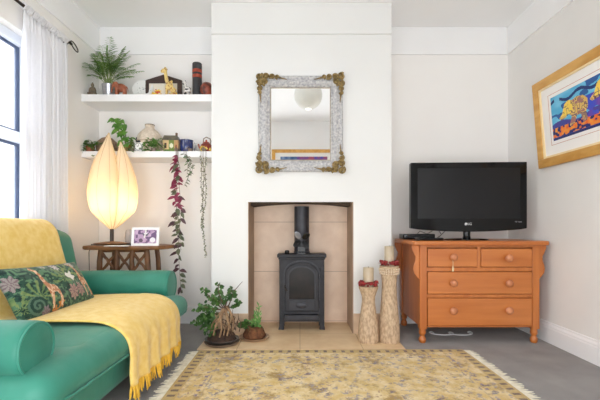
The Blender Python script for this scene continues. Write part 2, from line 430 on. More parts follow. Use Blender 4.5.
# ---------------------------------------------------------------- paper globe pendant (seen in the mirror)
gl = thing('pendant_lamp', 'round white paper globe lamp hanging from the ceiling, seen in the mirror', 'lamp', (0.09, 1.4, 2.20))
M_paper = pm('white_rice_paper', (226, 226, 222), (232, 232, 228), 10, 0.8, transl=0.2, spec=0.1)
b = BM(); pr = []
for i in range(41):
    a = -PI/2+0.22+(PI-0.44)*i/40; pr.append((0.15*math.cos(a)+(0.0022 if i % 2 else 0), 0.15*math.sin(a)))
lathe(b, pr, seg=40); obj('globe_shade', b, M_paper, gl)
b = BM(); tube(b, [(0, 0, 0.201), (0, 0, 0.02)], 0.003, 8); lathe(b, [(0, 0.182), (0.04, 0.182), (0.035, 0.20), (0, 0.201)]); obj('cord', b, M_trim, gl)
b = BM(); lathe(b, [(0, -0.03), (0.02, -0.025), (0.028, 0), (0.02, 0.03), (0.014, 0.05), (0, 0.052)], (0, 0, 0.0), 20); obj('bulb', b, M_trim, gl)

# ---------------------------------------------------------------- floating shelves
for z0, z1, lab in ((1.718, 1.772, 'upper white floating shelf in the left alcove'), (1.300, 1.347, 'lower white floating shelf in the left alcove')):
    b = BM(); box(b, XL+0.001, BX0-0.001, 2.848, YB-0.001, z0, z1)
    tag(obj('floating_shelf', b, M_trim, smooth=False, bevel=0.003), lab, 'shelf', 'floating alcove shelves')
SZ1, SZ2 = 1.7725, 1.3475

# ---------------------------------------------------------------- sofa
M_teal = pm('teal_satin_cotton', (46, 124, 104), (60, 138, 118), 5, 0.48, bump=1.0, bscale=9, sheen=0.12, spec=0.35)
M_foot = pm('dark_turned_wood', (52, 34, 26), (70, 46, 34), 14, 0.4, stretch=(1, 1, 0.2))
sofa = thing('sofa', 'teal green two-armed sofa with rolled arms beneath the yellow throw', 'sofa', (-1.15, 1.88, 0))
def sw(px, py, pz): return (px+1.15, py-1.88, pz)
SM = Matrix.Translation((1.15, -1.88, 0))
b = BM(); rbox(b, -1.56, -0.785, 1.22, 2.53, 0.075, 0.235, 0.05, grid=(10, 14, 3), puff=0.006, M=SM)
obj('base', b, M_teal, sofa)
def wr(p):
    x, y, z = p
    k = 0.005*math.sin(y*9+x*7)+0.003*math.sin(y*23-x*11)
    return (x+k*0.5, y, z+k)
b = BM()
rbox(b, -1.40, -0.755, 1.33, 2.435, 0.195, 0.345, 0.074, grid=(12, 18, 4), puff=0.012, M=SM, fn=wr)
rbox(b, -0.99, -0.742, 1.13, 2.575, 0.195, 0.336, 0.068, grid=(6, 18, 4), puff=0.012, M=SM, fn=wr)
obj('seat_cushion', b, M_teal, sofa)
b = BM()   # piping along the lower front seam
tube(b, [SM @ Vector(p) for p in [(-0.97, 1.125, 0.235), (-0.80, 1.125, 0.235), (-0.755, 1.16, 0.235), (-0.735, 1.25, 0.236), (-0.728, 1.85, 0.236), (-0.735, 2.45, 0.236), (-0.755, 2.54, 0.236), (-0.8, 2.572, 0.236), (-0.97, 2.572, 0.236)]], 0.005, 8)
obj('piping', b, M_teal, sofa)
# backrest: leaning rounded slab
BT = Matrix.Translation((-1.417, 1.84, 0.30)) @ Matrix.Rotation(-0.20, 4, 'Y')
BH0, BH1, BHX = -0.10, 0.495, 0.072
def bk(p):
    x, y, z = p
    t = max(0, (z-0.2)/0.3); yc = (y+0.03)/0.61
    return (x, y, z - 0.06*abs(yc)**5*t)
b = BM(); rbox(b, -BHX, BHX, -0.64, 0.585, BH0, BH1, 0.068, grid=(3, 18, 8), puff=0.008, M=SM @ BT, fn=bk)
obj('backrest', b, M_teal, sofa)
def arm(yc, zc, rr, xf):
    b = BM()
    def shape(p):
        x, y, z = p
        return (x, y + 0.003*math.sin(x*16), z + 0.004*math.sin(x*11+1))
    # panel below the roll
    rbox(b, -1.52, xf-0.02, yc-0.055, yc+0.055, 0.10, zc, 0.03, grid=(10, 3, 6), M=SM)
    # the roll
    prof = []; n = 7
    L0, L1 = -1.50, xf
    prof = [(0, L1)] + [(rr*0.82, L1), (rr*0.93, L1-0.003), (rr*0.985, L1-0.010), (rr, L1-0.022)] + [(rr*(1+0.015*math.sin(i*0.9)), L1-0.03-(L1-L0-0.05)*i/14) for i in range(15)] + [(rr*0.8, L0+0.005), (0, L0)]
    lathe(b, prof, (0, 0, 0), 36, SM @ Matrix.Translation((0, yc, zc)) @ Matrix.Rotation(PI/2, 4, 'Y'), sx=1)
    a = obj('armrest', b, M_teal, sofa)
    b = BM(); tube(b, [SM @ Vector((L1-0.002, yc+rr*0.93*math.cos(t*2*PI/32), zc+rr*0.93*math.sin(t*2*PI/32))) for t in range(33)], 0.0045, 8)
    obj('piping', b, M_teal, a)
arm(1.235, 0.386, 0.090, -0.850)
arm(2.495, 0.398, 0.098, -0.838)
for x, y in ((-1.48, 1.30), (-0.85, 1.30), (-1.48, 2.45), (-0.85, 2.45)):
    b = BM(); lathe(b, [(0, 0), (0.018, 0), (0.024, 0.02), (0.02, 0.035), (0.028, 0.06), (0.03, 0.078), (0, 0.078)], sw(x, y, 0)); obj('foot', b, M_foot, sofa)

# throw over backrest and seat
M_throw = pm('yellow_woven_cotton', (238, 200, 104), (248, 216, 134), 30, 0.9, bump=0.5, bscale=260, sheen=0.3, spec=0.1)
M_fringe = pm('yellow_cotton_fringe', (226, 176, 60), (240, 196, 84), 60, 0.9, spec=0.1)
thr = thing('throw_blanket', 'yellow fringed throw draped over the backrest and seat of the teal sofa', 'throw', (-1.15, 1.93, 0.38))
path = []
def bp_(x, z): q = BT @ Vector((x, 0, z)); return (q.x, q.z)
o_ = 0.015
path.append(bp_(-BHX-o_, 0.15)); path.append(bp_(-BHX-o_, 0.30)); path.append(bp_(-BHX-o_, BH1-0.07))
for a in range(0, 181, 20):
    t = math.radians(180-a); path.append(bp_((BHX+0.024)*math.cos(t), BH1-0.073+(0.075+0.034)*math.sin(t)))
for z in (0.38, 0.32, 0.26, 0.20, 0.15): path.append(bp_(BHX+o_+0.008, z))
path += [(x_-0.022, z_0-0.032) for x_, z_0 in [(-1.28, 0.425), (-1.23, 0.408), (-1.13, 0.410), (-1.05, 0.412), (-0.95, 0.411), (-0.88, 0.409), (-0.82, 0.402), (-0.775, 0.386), (-0.738, 0.362), (-0.712, 0.328), (-0.700, 0.29), (-0.696, 0.25), (-0.697, 0.20), (-0.694, 0.165), (-0.690, 0.136)]]
# resample with Catmull smoothing
def resample(pts, n):
    V = [Vector((p[0], p[1])) for p in pts]; out = []
    d = [0]
    for a, c in zip(V, V[1:]): d.append(d[-1]+(c-a).length)
    for i in range(n+1):
        s = d[-1]*i/n; k = max(j for j in range(len(d)-1) if d[j] <= s+1e-9); t = (s-d[k])/(d[k+1]-d[k])
        p0, p1, p2, p3 = V[max(k-1, 0)], V[k], V[k+1], V[min(k+2, len(V)-1)]
        out.append(0.5*((2*p1)+(p2-p0)*t+(2*p0-5*p1+4*p2-p3)*t*t+(3*p1-p0-3*p2+p3)*t**3))
    return out
rp = resample(path, 110)
b = BM(); NU = 44; rows = []
for i, p in enumerate(rp):
    row = []; t = i/110
    ya = 1.615 + 0.015*math.sin(t*9) - (0.03 if t > 0.8 else 0)*(t-0.8)*5 + (0.0 if t > .6 else 0.0)
    yb = 2.258 + 0.012*math.sin(t*7+2) - 0.05*max(0, min(1, (0.5-t)*4)) 
    nx = rp[min(i+1, 110)]-rp[max(i-1, 0)]; nrm = Vector((-nx.y, nx.x)).normalized()
    if nrm.y < 0 and 0.2 < t < 0.7: nrm = -nrm
    for j in range(NU+1):
        u = j/NU; y = ya+(yb-ya)*u
        k = 0.003*(1+math.sin(u*9+t*14))*(0.5 if t < 0.75 else 1)
        hang = max(0, (t-0.86)/0.14)
        wv = hang*0.010*math.sin(u*2*PI*5)
        drop = 0.06*max(0, (yc_ := abs(y-1.84)/0.64)-0.9) if t < 0.35 else 0
        row.append(b.verts.new((p.x + k*0.4 + wv + hang*0.004 + 1.15, y-1.93, p.y + k - drop - 0.38)))
    rows.append(row)
for i in range(110):
    for j in range(NU): b.faces.new((rows[i][j], rows[i][j+1], rows[i+1][j+1], rows[i+1][j]))
hem = [v.co.copy() for v in rows[-1]]
obj('blanket', b, M_throw, thr, solid=0.007)
b = BM(); rnd = random.Random(4)
for i in range(120):
    u = i/119*NU; j = min(NU-1, int(u)); p = hem[j].lerp(hem[j+1], u-j)
    l = 0.058+rnd.uniform(-0.012, 0.012)
    dx, dy = rnd.uniform(-0.006, 0.012), rnd.uniform(-0.014, 0.014)
    tube(b, [p+Vector((0, 0, 0.006)), p+Vector((dx*0.4, dy*0.3, -l*0.35)), p+Vector((dx, dy, -l))], [0.003, 0.0036, 0.0018], 6)
obj('fringe', b, M_fringe, thr, kind='stuff')

# printed cushion leaning on the backrest
cush = thing('cushion', 'dark green cushion printed with giraffes and jungle leaves on the teal sofa', 'cushion', (-1.236, 1.897, 0.474))
CM = Matrix.Rotation(math.radians(-2), 4, 'X') @ Matrix.Rotation(math.radians(-30), 4, 'Y')
b = BM(); GU, GV = 150, 74; hw, hh = 0.295, 0.132
def cush_pt(u, v, s):
    e = max(0, (1-abs(u)**2.6))*max(0, (1-abs(v)**2.6))
    cu = 1-0.06*(1-v*v)*1; cv = 1-0.10*(1-abs(u))*1
    d = 0.062*e**0.55 + 0.004*math.sin(u*9+v*5)*e
    corner = 1+0.02*abs(u*v)
    return Vector((s*d, u*hw*(1-0.035*(1-v*v))*corner, v*hh*(1-0.07*(1-u*u))*corner))
grid = {}
for s in (1, -1):
    for i in range(GU+1):
        for j in range(GV+1):
            u, v = -1+2*i/GU, -1+2*j/GV
            ed = i in (0, GU) or j in (0, GV)
            if s == -1 and ed: grid[(s, i, j)] = grid[(1, i, j)]; continue
            grid[(s, i, j)] = b.verts.new(CM @ cush_pt(u, v, s))
    for i in range(GU):
        for j in range(GV):
            q = [grid[(s, i, j)], grid[(s, i+1, j)], grid[(s, i+1, j+1)], grid[(s, i, j+1)]]
            b.faces.new(q)
# giraffe outline (u right, v up) standing, head up
gir = [(-0.13, 0.92), (-0.08, 0.98), (-0.04, 0.90), (0.02, 0.78), (0.05, 0.5), (0.09, 0.15), (0.16, 0.02), (0.26, 0.0), (0.34, -0.12), (0.36, -0.5), (0.38, -0.95), (0.31, -0.95), (0.28, -0.5), (0.22, -0.35), (0.12, -0.38), (0.10, -0.6), (0.10, -0.98), (0.04, -0.98), (0.02, -0.5), (-0.02, -0.2), (-0.03, 0.2), (-0.03, 0.55), (-0.06, 0.76), (-0.12, 0.82)]
CI = CM.inverted()
def cush_col(c):
    q = CI @ c; u, v = q.y/hw, q.z/hh
    X, Y = u*2.0, v*1.0     # roughly isotropic: 4 wide x 2 high
    n = vnoise(X*5+9, Y*5+3); n2 = vnoise(X*13+1, Y*13+7, 2)
    col = mixc((36, 66, 56), (58, 94, 76), n)
    if n2 > 0.62: col = (92, 128, 96)
    if n2 < 0.22: col = (30, 52, 48)
    # fern fronds
    for fx, fy, fr, a0 in ((-1.15, -0.35, 0.62, 0.5), (0.25, 0.15, 0.6, 0.2), (1.75, 0.25, 0.5, 1.3), (-1.85, -0.6, 0.5, -.3), (0.55, 0.35, 0.6, 2.2)):
        dx, dy = X-fx, Y-fy; r = math.hypot(dx, dy); a = math.atan2(dy, dx)
        if r < fr and math.sin(a*11+a0*3+r*5) > 0.35 and dy > -0.15: col = mixc((88, 118, 76), (142, 156, 96), n2)
    # spiral rosette lower left
    dx, dy = X+1.35, Y+0.62; r = math.hypot(dx, dy*1.1); a = math.atan2(dy, dx)
    if r < 0.36: col = (84, 116, 98) if math.sin(r*34+a) > 0.1 else (34, 66, 58)
    # pink-grey blossoms
    for fx, fy, fr, pc in ((0.42, -0.42, 0.26, (168, 140, 132)), (0.85, -0.36, 0.25, (160, 132, 124)), (-1.82, 0.35, 0.25, (150, 140, 136)), (-1.05, -0.9, 0.2, (132, 122, 134)), (0.25, 0.75, 0.18, (205, 200, 196)), (-0.3, 0.88, 0.16, (180, 176, 170)), (1.25, 0.85, 0.2, (190, 186, 176))):
        dx, dy = X-fx, (Y-fy)*0.8; r = math.hypot(dx, dy); a = math.atan2(dy, dx)
        if r < fr*(0.85+0.15*math.sin(a*7)): col = mixc(pc, (96, 70, 78), 0.55 if math.sin(a*9) > 0.4 else 0)
    # white bird
    if inpoly(X, Y, [(0.35, 0.28), (0.5, 0.42), (0.62, 0.36), (0.78, 0.48), (0.76, 0.28), (0.92, 0.2), (0.74, 0.08), (0.66, 0.0), (0.56, 0.14), (0.42, 0.18)]): col = (226, 224, 216)
    # orange-brown flowers at the bottom
    for fx, fy in ((-0.35, -0.72), (1.72, -0.55), (-0.6, -0.9)):
        if math.hypot(X-fx, Y-fy) < 0.15*(0.8+0.3*math.sin(5*math.atan2(Y-fy, X-fx))): col = (196, 126, 58)
    for gx, gy, gs, fl in ((-0.80, 0.0, 0.84, 1), (1.15, 0.10, 0.80, 1)):
        g = ((X-gx)/gs*0.58, (Y-gy)/gs)
        if inpoly(g[0]*fl, g[1], gir):
            m = vnoise(X*17, Y*17, 5)
            col = mixc((188, 128, 92), (224, 190, 158), 1 if m > 0.62 else 0)
            if g[1] < -0.45: col = mixc(col, (226, 200, 172), 0.6)
    return col
paint(b, cush_col)
obj('cover', b, painted('printed_cushion_cotton', 0.75, 0.2, sheen=0.15), cush)

# ---------------------------------------------------------------- rug
m = bpy.data.materials.new('faded_oriental_rug'); m.use_nodes = True; nt = m.node_tree; N = nt.nodes; L = nt.links; pb = N['Principled BSDF']
pb.inputs['Roughness'].default_value = 0.95; pb.inputs['Specular IOR Level'].default_value = 0.05; pb.inputs['Sheen Weight'].default_value = 0.2
def math_(op, a, c=None, clamp=False):
    n = N.new('ShaderNodeMath'); n.operation = op; n.use_clamp = clamp
    for i, v in enumerate((a, c)):
        if v is None: continue
        if isinstance(v, (int, float)): n.inputs[i].default_value = v
        else: L.new(v, n.inputs[i])
    return n.outputs[0]
def mixn(f, a, c):
    n = N.new('ShaderNodeMix'); n.data_type = 'RGBA'
    if isinstance(f, (int, float)): n.inputs[0].default_value = f
    else: L.new(f, n.inputs[0])
    for i, v in ((6, a), (7, c)):
        if isinstance(v, tuple): n.inputs[i].default_value = v
        else: L.new(v, n.inputs[i])
    return n.outputs[2]
def ramp(v, p0, p1):
    n = N.new('ShaderNodeMapRange'); n.inputs[1].default_value = p0; n.inputs[2].default_value = p1; L.new(v, n.inputs[0]); return n.outputs[0]
def noise(s, d=4, vec=None, rough=0.5):
    n = N.new('ShaderNodeTexNoise'); n.inputs['Scale'].default_value = s; n.inputs['Detail'].default_value = d; n.inputs['Roughness'].default_value = rough
    L.new(vec or tc.outputs['Object'], n.inputs['Vector']); return n.outputs['Fac']
tc = N.new('ShaderNodeTexCoord'); sp = N.new('ShaderNodeSeparateXYZ'); L.new(tc.outputs['Object'], sp.inputs[0])
RHX, RHY = 0.825, 0.655
ex = math_('SUBTRACT', RHX, math_('ABSOLUTE', sp.outputs[0])); ey = math_('SUBTRACT', RHY, math_('ABSOLUTE', sp.outputs[1])); ed = math_('MINIMUM', ex, ey)
base = mixn(ramp(noise(11, 6, rough=0.7), 0.40, 0.60), srgb(204, 172, 100), srgb(224, 204, 158))
base = mixn(ramp(noise(7, 6, rough=0.75), 0.52, 0.62), base, srgb(160, 126, 56))
dn = N.new('ShaderNodeTexNoise'); dn.inputs['Scale'].default_value = 16; dn.inputs['Detail'].default_value = 4; L.new(tc.outputs['Object'], dn.inputs['Vector'])
vm = N.new('ShaderNodeVectorMath'); vm.operation = 'MULTIPLY_ADD'; vm.inputs[1].default_value = (0.16, 0.16, 0.16); L.new(dn.outputs['Color'], vm.inputs[0]); L.new(tc.outputs['Object'], vm.inputs[2])
vo = N.new('ShaderNodeTexVoronoi'); vo.inputs['Scale'].default_value = 11; L.new(vm.outputs[0], vo.inputs['Vector'])
spot = math_('MULTIPLY', ramp(math_('ADD', vo.outputs['Distance'], math_('MULTIPLY', noise(70, 3), 0.7)), 0.62, 0.50), ramp(noise(8, 2), 0.44, 0.52))
base = mixn(math_('MULTIPLY', spot, 0.9), base, srgb(98, 78, 96))
v2 = N.new('ShaderNodeTexVoronoi'); v2.inputs['Scale'].default_value = 30; L.new(vm.outputs[0], v2.inputs['Vector'])
sp2 = math_('MULTIPLY', ramp(v2.outputs['Distance'], 0.30, 0.20), ramp(noise(20, 2), 0.48, 0.56))
base = mixn(math_('MULTIPLY', sp2, 0.75), base, srgb(150, 106, 100))
sp3 = math_('MULTIPLY', ramp(noise(30, 5, rough=0.7), 0.56, 0.62), 0.75)
base = mixn(sp3, base, srgb(128, 122, 140))
# border: dashed guard stripes at the edge and further in
def band(a, c): return math_('MULTIPLY', math_('GREATER_THAN', ed, a), math_('LESS_THAN', ed, c))
sel = math_('GREATER_THAN', ex, ey)
along = math_('ADD', math_('MULTIPLY', sp.outputs[0], sel), math_('MULTIPLY', sp.outputs[1], math_('SUBTRACT', 1.0, sel)))
ck = math_('GREATER_THAN', math_('ADD', math_('SINE', math_('MULTIPLY', along, 114)), math_('MULTIPLY', noise(24, 2), 0.8)), 0.75)
base = mixn(math_('MULTIPLY', band(0.0, 0.06), 0.75), base, srgb(186, 156, 88))
base = mixn(math_('MULTIPLY', math_('MULTIPLY', band(0.016, 0.052), ck), 0.9), base, srgb(92, 66, 62))
base = mixn(math_('MULTIPLY', band(0.052, 0.062), 0.5), base, srgb(190, 158, 96))
base = mixn(math_('MULTIPLY', math_('MULTIPLY', band(0.135, 0.152), ck), ramp(noise(30, 2), 0.35, 0.55)), base, srgb(126, 106, 124))
base = mixn(math_('MULTIPLY', math_('MULTIPLY', band(0.165, 0.174), 1.0), ramp(noise(25, 2), 0.4, 0.6)), base, srgb(160, 140, 120))
base = mixn(math_('MULTIPLY', ramp(noise(150, 2), 0.4, 0.7), 0.15), base, srgb(236, 224, 190))
L.new(base, pb.inputs['Base Color'])
bp = N.new('ShaderNodeBump'); bp.inputs['Strength'].default_value = 0.7; bp.inputs['Distance'].default_value = 0.004
L.new(noise(320, 2), bp.inputs['Height']); L.new(bp.outputs[0], pb.inputs['Normal'])
rug = thing('rug', 'faded yellow patterned oriental rug with fringed ends in front of the hearth', 'rug', (0.205, 1.728, 0.001), math.radians(0.8))
b = BM(); rbox(b, -RHX, RHX, -RHY, RHY, 0, 0.011, 0.004, 2, (60, 40, 1), fn=lambda p: (p.x, p.y+0.004*math.sin(p.x*6), p.z + (0.0015*(1+math.sin(p.x*7+p.y*5)) if p.z > 0.005 else 0)))
obj('pile', b, m, rug)
M_rfr = pm('cream_wool_fringe', (214, 206, 184), (236, 230, 212), 40, 0.95, spec=0.05)
rnd = random.Random(9)
for s in (-1, 1):
    b = BM()
    for i in range(150):
        y = -RHY+2*RHY*(i+0.5)/150; l = rnd.uniform(0.045, 0.075); dy = rnd.uniform(-0.014, 0.014)
        x = s*(RHX-0.003)
        tube(b, [(x, y, 0.006), (x+s*l*0.5, y+dy*0.4, 0.005), (x+s*l, y+dy, 0.0035)], [0.003, 0.0034, 0.0018], 5)
    obj('fringe', b, M_rfr, rug, kind='stuff')

# ---------------------------------------------------------------- rustic side table in the alcove
M_bark = pm('dark_branch_wood', (84, 54, 32), (128, 86, 52), 26, 0.55, bump=0.5, bscale=50, stretch=(1, 1, 0.4))
M_top = pm('brown_slab_wood', (96, 62, 38), (146, 100, 60), 9, 0.4, bump=0.3, bscale=30, stretch=(0.3, 1.4, 1))
TBX, TBY = -1.235, 2.775
tbl = thing('side_table', 'rustic brown side table of branches and a wavy-edged slab top', 'side table', (TBX, TBY, 0))
b = BM()
def wavy(a): return 1+0.035*math.sin(a*5+1)+0.02*math.sin(a*9)+0.012*math.sin(a*17)
def slab(z0, z1, rx, ry):
    n = 90; rings = []
    for z, k in ((z0, 0.97), (z0+0.008, 1.0), (z1-0.006, 1.0), (z1, 0.985)):
        ring = []
        for i in range(n):
            a = 2*PI*i/n; cx, cy = math.cos(a), math.sin(a)
            e = 2/3.2
            x = rx*math.copysign(abs(cx)**e, cx)*wavy(a)*k; y = ry*math.copysign(abs(cy)**e, cy)*wavy(a)*k
            ring.append(b.verts.new((x, y, z)))
        rings.append(ring)
    for r0, r1 in zip(rings, rings[1:]):
        for i in range(n): b.faces.new((r0[i], r0[(i+1) % n], r1[(i+1) % n], r1[i]))
    b.faces.new(rings[0]); b.faces.new(rings[-1])
slab(0.622, 0.649, 0.292, 0.185); obj('tabletop', b, M_top, tbl)
rnd = random.Random(3)
def branch(bm, p, q, r0, r1, wob=0.006, n=9):
    p, q = Vector(p), Vector(q); pts = []; rr = []
    for i in range(n):
        t = i/(n-1); pts.append(p.lerp(q, t)+Vector((rnd.uniform(-wob, wob), rnd.uniform(-wob, wob), 0))*(0 if i in (0, n-1) else 1)); rr.append((r0+(r1-r0)*t)*rnd.uniform(0.88, 1.12))
    tube(bm, pts, rr, 10)
legs = [(-0.165, -0.09, -0.205, -0.115), (-0.055, -0.09, -0.06, -0.10), (0.055, -0.09, 0.06, -0.10), (0.155, -0.09, 0.205, -0.105), (-0.165, 0.10, -0.2, 0.13), (0.155, 0.10, 0.2, 0.13)]
for x0, y0_, x1, y1_ in legs:
    b = BM(); branch(b, (x1, y1_, 0.0), (x0, y0_, 0.622), 0.021, 0.018); obj('leg', b, M_bark, tbl)
for (xa_, za_, xb_, zb_) in ((-0.16, 0.60, -0.06, 0.47), (-0.055, 0.60, -0.17, 0.46), (-0.05, 0.60, 0.05, 0.47), (0.05, 0.60, -0.055, 0.46), (0.06, 0.60, 0.165, 0.46), (0.155, 0.60, 0.06, 0.47), (-0.19, 0.22, 0.19, 0.22), (-0.17, 0.612, 0.17, 0.612)):
    b = BM(); branch(b, (xa_, -0.092, za_), (xb_, -0.092, zb_), 0.0105, 0.009, 0.003); obj('brace', b, M_bark, tbl)

# petal lamp
LX, LY, LZ = -1.332, 2.70, 0.6495
lamp = thing('table_lamp', 'glowing cream petal-shaped lamp on the rustic side table', 'lamp', (LX, LY, LZ))
b = BM(); lathe(b, [(0, 0), (0.055, 0), (0.125, 0.013), (0.130, 0.017), (0.10, 0.020), (0.04, 0.028), (0, 0.03)], seg=40, sy=0.6); obj('base', b, pm('carved_dark_wood', (120, 84, 52), (150, 110, 72), 20, 0.5), lamp)
b = BM(); lathe(b, [(0, 0.02), (0.013, 0.02), (0.013, 0.115), (0.009, 0.125), (0, 0.126)], seg=20); obj('stem', b, pm('dark_bronze_stem', (60, 48, 42), (78, 64, 54), 20, 0.4, metal=0.4), lamp)
M_shade = bpy.data.materials.new('cream_silk_shade'); M_shade.use_nodes = True; nt = M_shade.node_tree
pb = nt.nodes['Principled BSDF']; pb.inputs['Base Color'].default_value = srgb(252, 242, 222); pb.inputs['Roughness'].default_value = 0.7
tr = nt.nodes.new('ShaderNodeBsdfTranslucent'); tr.inputs[0].default_value = srgb(255, 238, 200); mx = nt.nodes.new('ShaderNodeMixShader'); mx.inputs[0].default_value = 0.55
nz = nt.nodes.new('ShaderNodeTexNoise'); nz.inputs['Scale'].default_value = 40; bp = nt.nodes.new('ShaderNodeBump'); bp.inputs['Strength'].default_value = 0.15
nt.links.new(nz.outputs['Fac'], bp.inputs['Height']); nt.links.new(bp.outputs[0], pb.inputs['Normal'])
nt.links.new(pb.outputs[0], mx.inputs[1]); nt.links.new(tr.outputs[0], mx.inputs[2]); nt.links.new(mx.outputs[0], nt.nodes['Material Output'].inputs['Surface'])
s_ = LY/F
def petal(ctrl, yoff, flat, ribs):
    """ctrl: (centre x px, y px, half width px) from bottom to tip"""
    b = BM(); rib = BM(); C_ = []
    zs = [(c[0]-112.0)*s_ for c in ctrl]; 
    K = [Vector(((c[0]-(300+LX/s_))*s_, H-(c[1]-227)*s_-LZ, c[2]*s_)) for c in ctrl]
    pts = []
    n = 40
    for i in range(n+1):
        t = i/n*(len(K)-1); k = min(int(t), len(K)-2); f = t-k
        p0, p1, p2, p3 = K[max(k-1, 0)], K[k], K[k+1], K[min(k+2, len(K)-1)]
        pts.append(0.5*((2*p1)+(p2-p0)*f+(2*p0-5*p1+4*p2-p3)*f*f+(3*p1-p0-3*p2+p3)*f**3))
    seg = 48; rings = []
    ribl = [[] for _ in range(ribs)]
    for p in pts:
        r = max(p.z*0.9, 0.001); ring = []
        yo = yoff*min(1, r/0.08)
        for k in range(seg):
            a = 2*PI*k/seg; m_ = 1+0.035*abs(math.sin(a*ribs/2))
            ring.append(b.verts.new((p.x+r*m_*math.cos(a)/1.02, yo+r*m_*flat*math.sin(a), p.y)))
        rings.append(ring)
        for q in range(ribs):
            a = 2*PI*q/ribs; ribl[q].append((p.x+r*0.99*math.cos(a)/1.02, yo+r*0.99*flat*math.sin(a), p.y))
    for r0, r1 in zip(rings, rings[1:]):
        for k in range(seg): b.faces.new((r0[k], r0[(k+1) % seg], r1[(k+1) % seg], r1[k]))
    sh = obj('shade_petal', b, M_shade, lamp)
    for q in ribl: tube(rib, q, 0.0015, 5)
    obj('wire_rib', rib, pm('pale_wire', (206, 176, 120), rough=0.5), sh)
petal([(111.5, 229, 1.8), (110, 222, 7.2), (108.5, 215, 11.8), (107.5, 210, 14.5), (107, 197, 17), (107, 185, 16.5), (107.5, 170, 14), (108, 155, 9), (108.5, 143, 4.2), (109, 133, 0.6)], -0.03, 1.0, 8)
petal([(113.5, 229, 1.8), (116.5, 222, 6.8), (118.5, 215, 11.2), (120, 210, 14), (121, 197, 15.5), (121.5, 185, 14.5), (121.5, 170, 11), (121.5, 157, 6.5), (121, 148, 3), (120.5, 142, 0.6)], 0.03, 0.9, 8)
light('lamp_bulb_left', 'POINT', (LX-0.035, LY-0.03, LZ+0.30), 1.25, (1.0, 0.80, 0.56), shadow_soft_size=0.025).parent = None
light('lamp_bulb_right', 'POINT', (LX+0.065, LY+0.03, LZ+0.30), 1.25, (1.0, 0.80, 0.56), shadow_soft_size=0.025).parent = None
for nme in ('lamp_bulb_left', 'lamp_bulb_right'):
    o = bpy.data.objects[nme]; o.location = Vector(o.location)-Vector((LX, LY, LZ)); o.parent = lamp
b = BM(); tube(b, [(LX-0.10, LY+0.06, 0.652), (LX-0.172, LY+0.05, 0.655), (LX-0.19, LY+0.05, 0.60), (LX-0.19, LY+0.06, 0.3), (LX-0.18, LY+0.1, 0.02)], 0.0025, 6)
obj('power_cord', b, pm('black_flex', (30, 28, 28), rough=0.5), None); tag(bpy.data.objects['power_cord'], 'thin black cord dropping from the petal lamp behind the side table', 'cord')

# photo frame, round speaker, paper
pf = thing('photo_frame', 'small white picture frame with a purple print on the side table', 'picture frame', (P(145, 244, 2.66).x, 2.655, 0.6495))
fr = 2.66/F; fw, fh_ = 27.5*fr/2, 18.5*fr
TM = Matrix.Rotation(math.radians(-8), 4, 'X')
b = BM(); t = 0.017
box(b, -fw, fw, 0, 0.012, 0, t, TM); box(b, -fw, fw, 0, 0.012, fh_-t, fh_, TM); box(b, -fw, -fw+t, 0, 0.012, t, fh_-t, TM); box(b, fw-t, fw, 0, 0.012, t, fh_-t, TM)
obj('frame', b, M_trim, pf, smooth=False)
b = BM(); nx, nz_ = 56, 36
for i in range(nx):
    for j in range(nz_):
        xs = [-fw+t+(2*fw-2*t)*(i+d)/nx for d in (0, 1)]; zs = [t+(fh_-2*t)*(j+d)/nz_ for d in (0, 1)]
        b.faces.new([b.verts.new(TM @ Vector((x, 0.004, z))) for x, z in ((xs[0], zs[0]), (xs[1], zs[0]), (xs[1], zs[1]), (xs[0], zs[1]))])
TI = TM.inverted()
def pcol(c):
    q = TI @ c; u = (q.x+fw-t)/(2*fw-2*t); v = (q.z-t)/(fh_-2*t)
    col = mixc((168, 138, 172), (206, 178, 204), vnoise(u*7, v*5, 3))
    if vnoise(u*9+3, v*7+1, 8) > 0.62: col = (112, 88, 124)
    if math.hypot((u-0.5)*1.5, v-0.75) < 0.22 and vnoise(u*14, v*12) > 0.4: col = (92, 90, 100)
    if abs(u-0.46-0.1*(v-0.5)) < 0.03 and v > 0.4: col = (225, 225, 220)
    if math.hypot((u-0.82)*1.5, v-0.25) < 0.19: col = (234, 232, 238)
    if math.hypot((u-0.3)*1.5, v-0.22) < 0.14: col = (104, 86, 104)
    return col
paint(b, pcol); obj('print', b, painted('small_print_paper', 0.5), pf, smooth=False)
b = BM(); box(b, -0.012, 0.012, 0.012, 0.016, 0.0, 0.09, Matrix.Translation((0, 0.035, 0)) @ Matrix.Rotation(math.radians(22), 4, 'X')); obj('stand', b, M_trim, pf, smooth=False)
q = P(129.5, 244, 2.80)
b = BM(); lathe(b, [(0, 0), (0.034, 0), (0.040, 0.012), (0.043, 0.05), (0.041, 0.09), (0.034, 0.108), (0, 0.112)], (q.x+0.012, 2.80, 0.6495), 32)
tag(obj('speaker', b, pm('grey_mesh_fabric', (176, 170, 166), (190, 184, 180), 200, 0.9, bump=0.4, bscale=600)), 'small rounded grey speaker behind the white photo frame', 'speaker')
b = BM(); box(b, -0.085, 0.075, -0.03, 0.03, 0, 0.004, Matrix.Rotation(0.06, 4, 'Z')); o = obj('envelope', b, pm('white_paper', (236, 234, 230), rough=0.8), smooth=False)
o.location = (-1.24, 2.605, 0.6495); tag(o, 'flat white envelope lying at the front edge of the side table', 'paper')

